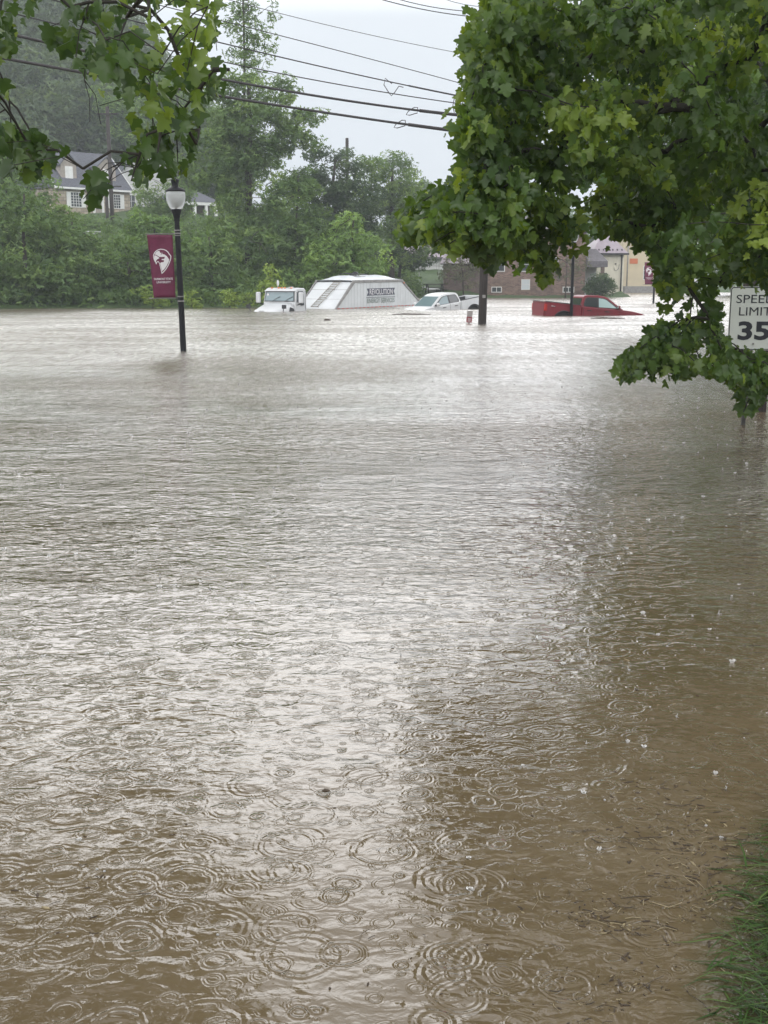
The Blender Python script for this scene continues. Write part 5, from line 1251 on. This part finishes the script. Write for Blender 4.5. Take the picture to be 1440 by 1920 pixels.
MB().box(2.88, 2.94, -.16, .16, -.02, .06).build('hood_badge', M['chrome'], tk_)

# ---- cars seen through gaps
def car(loc, rz, label, paint):
    o = empty('parked_car', loc, rz); tag(o, label, 'car')
    pf = [(-2.1, .35), (-2.2, .6), (-2.15, .95), (-1.95, 1.0), (1.0, .98), (1.9, .85), (2.2, .70), (2.25, .4)] + [(1.85, .3)] + arc(1.4, .33, .38, 0, 180, 8) + arc(-1.35, .33, .38, 0, 180, 8) + [(-2.0, .3)]
    MB().prism(pf, -.88, .88).build('body', paint, o, bevel=.06)
    MB().prism([(-2.0, .97), (-1.75, 1.42), (-1.4, 1.52), (.1, 1.52), (.35, 1.46), (1.1, .97)], -1, 1, fn=lambda x, y, z: (x, (1 if y > 0 else -1) * (.84 - .18 * (z - .97) / .5), z)).build('cabin', paint, o, bevel=.04)
    for s in (-1, 1):
        MB().prism([(-1.75, 1.02), (-1.6, 1.38), (-1.35, 1.45), (.08, 1.45), (.28, 1.40), (.88, 1.02)], 0, 1, fn=lambda x, y, z, s=s: (x, s * (.84 - .18 * (z - .97) / .5 + (.01 if y > .5 else -.01)), z)).build('side_window', M['glass_dark'], o)
        for cx_ in (1.4, -1.35):
            wh = MB().lathe([(.2, -.1), (.33, -.1), (.33, .1), (.2, .1)], 20); wh.v = [(x + cx_, z + s * .80, y + .33) for x, y, z in wh.v]; wo = wh.build('wheel', M['rubber'], o)
            rm = MB().lathe([(.2, 0), (.05, .03)], 14); rm.v = [(x + cx_, s * (.90 + z), y + .33) for x, y, z in rm.v]; rm.build('rim', M['grey_metal'], wo)
        MB().box(2.10, 2.24, s * .68 - .14, s * .68 + .14, .62, .74).build('headlight', M['lamp_white'], o)
        MB().box(-2.2, -2.1, s * .70 - .12, s * .70 + .12, .75, .9).build('tail_light', M['lamp_red'], o)
    MB().hexa([(1.06, -.74, 1.0), (1.09, -.74, 1.0), (1.09, .74, 1.0), (1.06, .74, 1.0)], [(.38, -.62, 1.44), (.41, -.62, 1.44), (.41, .62, 1.44), (.38, .62, 1.44)]).build('windscreen', M['glass_dark'], o)
    return o
c1 = at(1238, 518, 150); car((c1.x, 150, hz(c1.x, 150) + .1), R(172), 'white car parked at the far end of the street past the farthest lamp post', M['white_paint'])
c2 = at(178, 446, 103); car((c2.x, 103, at(178, 467, 103).z), R(-30), 'white car on the hillside drive below the paired poles, mostly behind shrubs', M['white_paint'])
c3 = at(1250, 500, 168); car((c3.x, 168, hz(c3.x, 168) + .1), R(170), 'dark grey car parked behind the white car at the far end of the street', material('grey_car_paint', (.12, .13, .14), .3))

# ------------------------------------------------------------------ verge, debris, splashes
n_ = 52000
gy = rng.uniform(1.6, 9.0, n_); bxx = bank_x(gy); ex = rng.exponential(.35, n_) - .22; gx = bxx + ex
k = (rng.random(n_) < np.clip((ex + .22) / .42, .02, 1) ** 1.5 * .8) & (gx < 4.5) & ((gx / gy) < .60)
gx, gy, ex = gx[k], gy[k], ex[k]; n_ = len(gx)
tuft = .6 + .4 * np.sin(gx * 17 + 3 * np.sin(gy * 9)) * np.sin(gy * 15)
Lg = rng.uniform(.05, .17, n_) * (.6 + .6 * tuft); az = rng.uniform(0, 2 * math.pi, n_); lean = rng.uniform(.3, 1.25, n_)
az = np.where(rng.random(n_) < .45, rng.normal(math.pi, .7, n_), az)
flat = ex < 0.03; lean = np.where(flat, rng.uniform(.9, 1.5, n_), lean)
base = np.stack([gx, gy, np.maximum(H(gx, gy), -.02)], -1); dh = np.stack([np.cos(az), np.sin(az), 0 * az], -1); sd_ = np.stack([-np.sin(az), np.cos(az), 0 * az], -1)
wd = rng.uniform(.0018, .0040, n_)[:, None]; rows = []
for j, t in enumerate((0, .35, .7, 1.0)):
    a = lean * (.35 + .9 * t); c = base + dh * (Lg * t * np.sin(a))[:, None] + np.array([0, 0, 1.0]) * (Lg * t * np.cos(a) * (1 - .25 * t) + .004)[:, None]
    if j < 3: rows += [c - sd_ * wd * (1 - .5 * t), c + sd_ * wd * (1 - .5 * t)]
    else: rows += [c]
V = np.stack(rows, 1).reshape(-1, 3); V[:, 2] = np.maximum(V[:, 2], .003)
fT = np.array([0, 1, 3, 2, 2, 3, 5, 4, 4, 5, 6]); FFl = (fT[None] + (np.arange(n_) * 7)[:, None]).ravel(); LT = np.tile(np.array([4, 4, 3]), n_)
M['grass'] = leaf_material('wet_grass', (.024, .058, .012), (.058, .120, .022), (.17, .24, .07), .3, .4, .4)
gr = np_mesh('grass', V, FFl, LT, M['grass'], None, np.repeat(np.clip(rng.normal(.38, .22, n_), 0, 1), 7)); tag(gr, kind='stuff')

# floating straw, bark crumbs and twigs
mb = MB(); cen = []
for (px, py, sx_, sy_, m_) in ((1210, 1565, 70, 16, 90), (1290, 1590, 50, 20, 90), (1130, 1700, 34, 12, 60), (1200, 1745, 46, 12, 60), (1290, 1640, 55, 18, 80), (1150, 1650, 160, 90, 90), (1110, 1720, 25, 10, 40), (1340, 1700, 50, 40, 90),
                                (1230, 1850, 70, 35, 80), (1100, 1880, 60, 30, 50), (1300, 1480, 70, 18, 60), (1250, 1240, 90, 40, 26), (1180, 1330, 90, 30, 26), (1050, 1250, 80, 25, 12), (640, 1490, 200, 60, 10), (200, 1640, 90, 30, 24), (330, 1580, 60, 20, 12), (120, 1700, 90, 40, 26), (800, 1800, 160, 60, 14), (1330, 1550, 60, 30, 60), (1380, 1620, 40, 50, 80), (1100, 1600, 200, 120, 80)):
    for i in range(int(m_ * .65)): cen.append((px + rng.normal(0, sx_), py + rng.normal(0, sy_)))
for i, (px, py) in enumerate(cen):
    if py < 1150 or py > 2050: continue
    p = G(px, py, .004)
    if p.x > bank_x(p.y) + .02: continue
    q = rng.random()
    if q < .60:
        s = .0011 + .0035 * rng.random() ** 3; a = rng.uniform(0, 6.28); k_ = rng.integers(4, 6); el = rng.uniform(1.2, 5)
        vs = []
        for z in (.0, .0025):
            for j in range(k_):
                t = a + 6.283 * j / k_; r_ = s * rng.uniform(.6, 1.1); x = math.cos(t) * r_ * el; y = math.sin(t) * r_
                vs.append((p.x + x * math.cos(a) - y * math.sin(a), p.y + x * math.sin(a) + y * math.cos(a), z))
        fs = [tuple(range(k_, 2 * k_))] + [(j, (j + 1) % k_, k_ + (j + 1) % k_, k_ + j) for j in range(k_)]
        mb._add(vs, fs, 0 if rng.random() < .85 else 1)
    else:
        ln = rng.uniform(.008, .035) if rng.random() < .86 else rng.uniform(.04, .10); a = rng.normal(0, .8)
        d_ = Vector((math.cos(a), math.sin(a), 0)) * ln; mid = p + d_ * .5 + Vector((rng.normal(0, .08) * ln, rng.normal(0, .15) * ln, 0))
        mb.tube([p, mid, p + d_], .0006 + .0008 * rng.random(), 4, mat=0 if rng.random() < .68 else 1, cap=False)
M['debris'] = material('wet_bark_bits', (.050, .034, .020), .7, var=.4, scale=60)
M['straw'] = material('pale_straw', (.26, .21, .12), .6, var=.3, scale=40)
tag(mb.build('floating_debris', [M['debris'], M['straw']], fixn=False), kind='stuff')
for (px, py, ln, r_, lab) in ((735, 589.5, 1.9, .035, 'long thin floating branch in front of the white pickup'), (1108, 597, 1.5, .035, 'thin floating stick in front of the red pickup nose'),
                              (541, 600.5, .35, .05, 'pale floating scrap in front of the truck hood'), (607, 600.5, .30, .05, 'dark floating scrap in front of the trailer ladder'), (604, 1483, .028, .006, 'small dark curled leaf floating in the middle foreground')):
    p = G(px, py, .01); mat_ = M['siding'] if px == 541 else M['debris']
    o = MB().tube([(0, 0, 0), (ln * .3, ln * .04, r_ * .4), (ln * .7, -ln * .03, r_ * .3), (ln, ln * .02, 0)], [r_ * .5, r_, r_ * .9, r_ * .3], 7).build('floating_branch' if ln > 1 else 'floating_scrap', mat_)
    o.location = p; tag(o, lab, 'debris')

# rain splashes: little jets and domes standing on the water
M['drop'] = bpy.data.materials.new('splash_water'); M['drop'].use_nodes = True
b_ = M['drop'].node_tree.nodes['Principled BSDF']; b_.inputs['Base Color'].default_value = (.85, .84, .82, 1); b_.inputs['Roughness'].default_value = .2; b_.inputs['Transmission Weight'].default_value = .6; b_.inputs['IOR'].default_value = 1.25
mb = MB(); cnt_ = 0
while cnt_ < 2100:
    Y_ = 2.2 + 30 * rng.random() ** .75; X_ = rng.uniform(-.36, .36) * Y_ * 1.0
    if X_ > bank_x(Y_): continue
    cnt_ += 1; q = rng.random(); s = rng.uniform(.5, 1.45) * (1 if Y_ > 5 else .6)
    if q < .30:      # jet with a bead
        h = .018 * s * rng.uniform(.4, 1.5); r_ = .0035 * s
        mb.tube([(X_, Y_, -.001), (X_ + rng.normal(0, .001), Y_, h * .4), (X_ + rng.normal(0, .003), Y_, h)], [r_ * 1.5, r_ * .6, r_ * .35], 6)
        for j in range(5):
            t = rng.uniform(0, 6.28); a_ = rng.uniform(.004, .012) * s; mb.ell((X_ + a_ * math.cos(t), Y_ + a_ * math.sin(t), rng.uniform(0, .012) * s), (.0016 * s, .0016 * s, .0022 * s), 3)
    elif q < .55:    # crown
        k_ = rng.integers(9, 14); r_ = .010 * s
        k_ = 14; vs = []; h0 = .010 * s * rng.uniform(.5, 1.2)
        for rr_, zz_, jit_ in ((.75, -.001, 0), (.95, .45, .1), (1.25, 1.0, .45)):
            for j in range(k_):
                t = 6.2832 * j / k_; a_ = r_ * rr_ * (1 + rng.uniform(-.06, .06)); vs.append((X_ + a_ * math.cos(t), Y_ + a_ * math.sin(t), max(-.001, h0 * zz_ * (1 + rng.uniform(-jit_, jit_)))))
        mb._add(vs, [(i_ * k_ + j, i_ * k_ + (j + 1) % k_, (i_ + 1) * k_ + (j + 1) % k_, (i_ + 1) * k_ + j) for i_ in range(2) for j in range(k_)], smooth=True)
        for j in range(5):
            t = rng.uniform(0, 6.28); a_ = r_ * rng.uniform(1.2, 2.0); mb.ell((X_ + a_ * math.cos(t), Y_ + a_ * math.sin(t), h0 * rng.uniform(.6, 1.8)), (.0013 * s,) * 3, 3)
    elif q < .75:    # bubble
        r_ = .0065 * s; mb.lathe([(r_, 0), (r_ * .93, r_ * .35), (r_ * .65, r_ * .72), (.0005, r_ * .92)], 9, (X_, Y_, 0))
    else:            # scattered droplets
        for j in range(3): mb.ell((X_ + rng.normal(0, .014), Y_ + rng.normal(0, .014), rng.uniform(.002, .03) * s), (.0018 * s,) * 3, 3)
tag(mb.build('rain_splashes', M['drop'], fixn=False), kind='stuff')

# ------------------------------------------------------------------ rain haze
hm = bpy.data.materials.new('rain_haze'); hm.use_nodes = True; nn_ = hm.node_tree.nodes; nn_.clear()
ou = nn_.new('ShaderNodeOutputMaterial'); pv = nn_.new('ShaderNodeVolumePrincipled'); pv.inputs['Density'].default_value = HAZE
pv.inputs['Color'].default_value = (.90, .95, 1.0, 1); hm.node_tree.links.new(pv.outputs[0], ou.inputs['Volume'])
if HAZE > 0:
    hz_o = MB().box(-430, 430, -210, 570, -4.0, 62).build('haze', hm); tag(hz_o, kind='stuff')
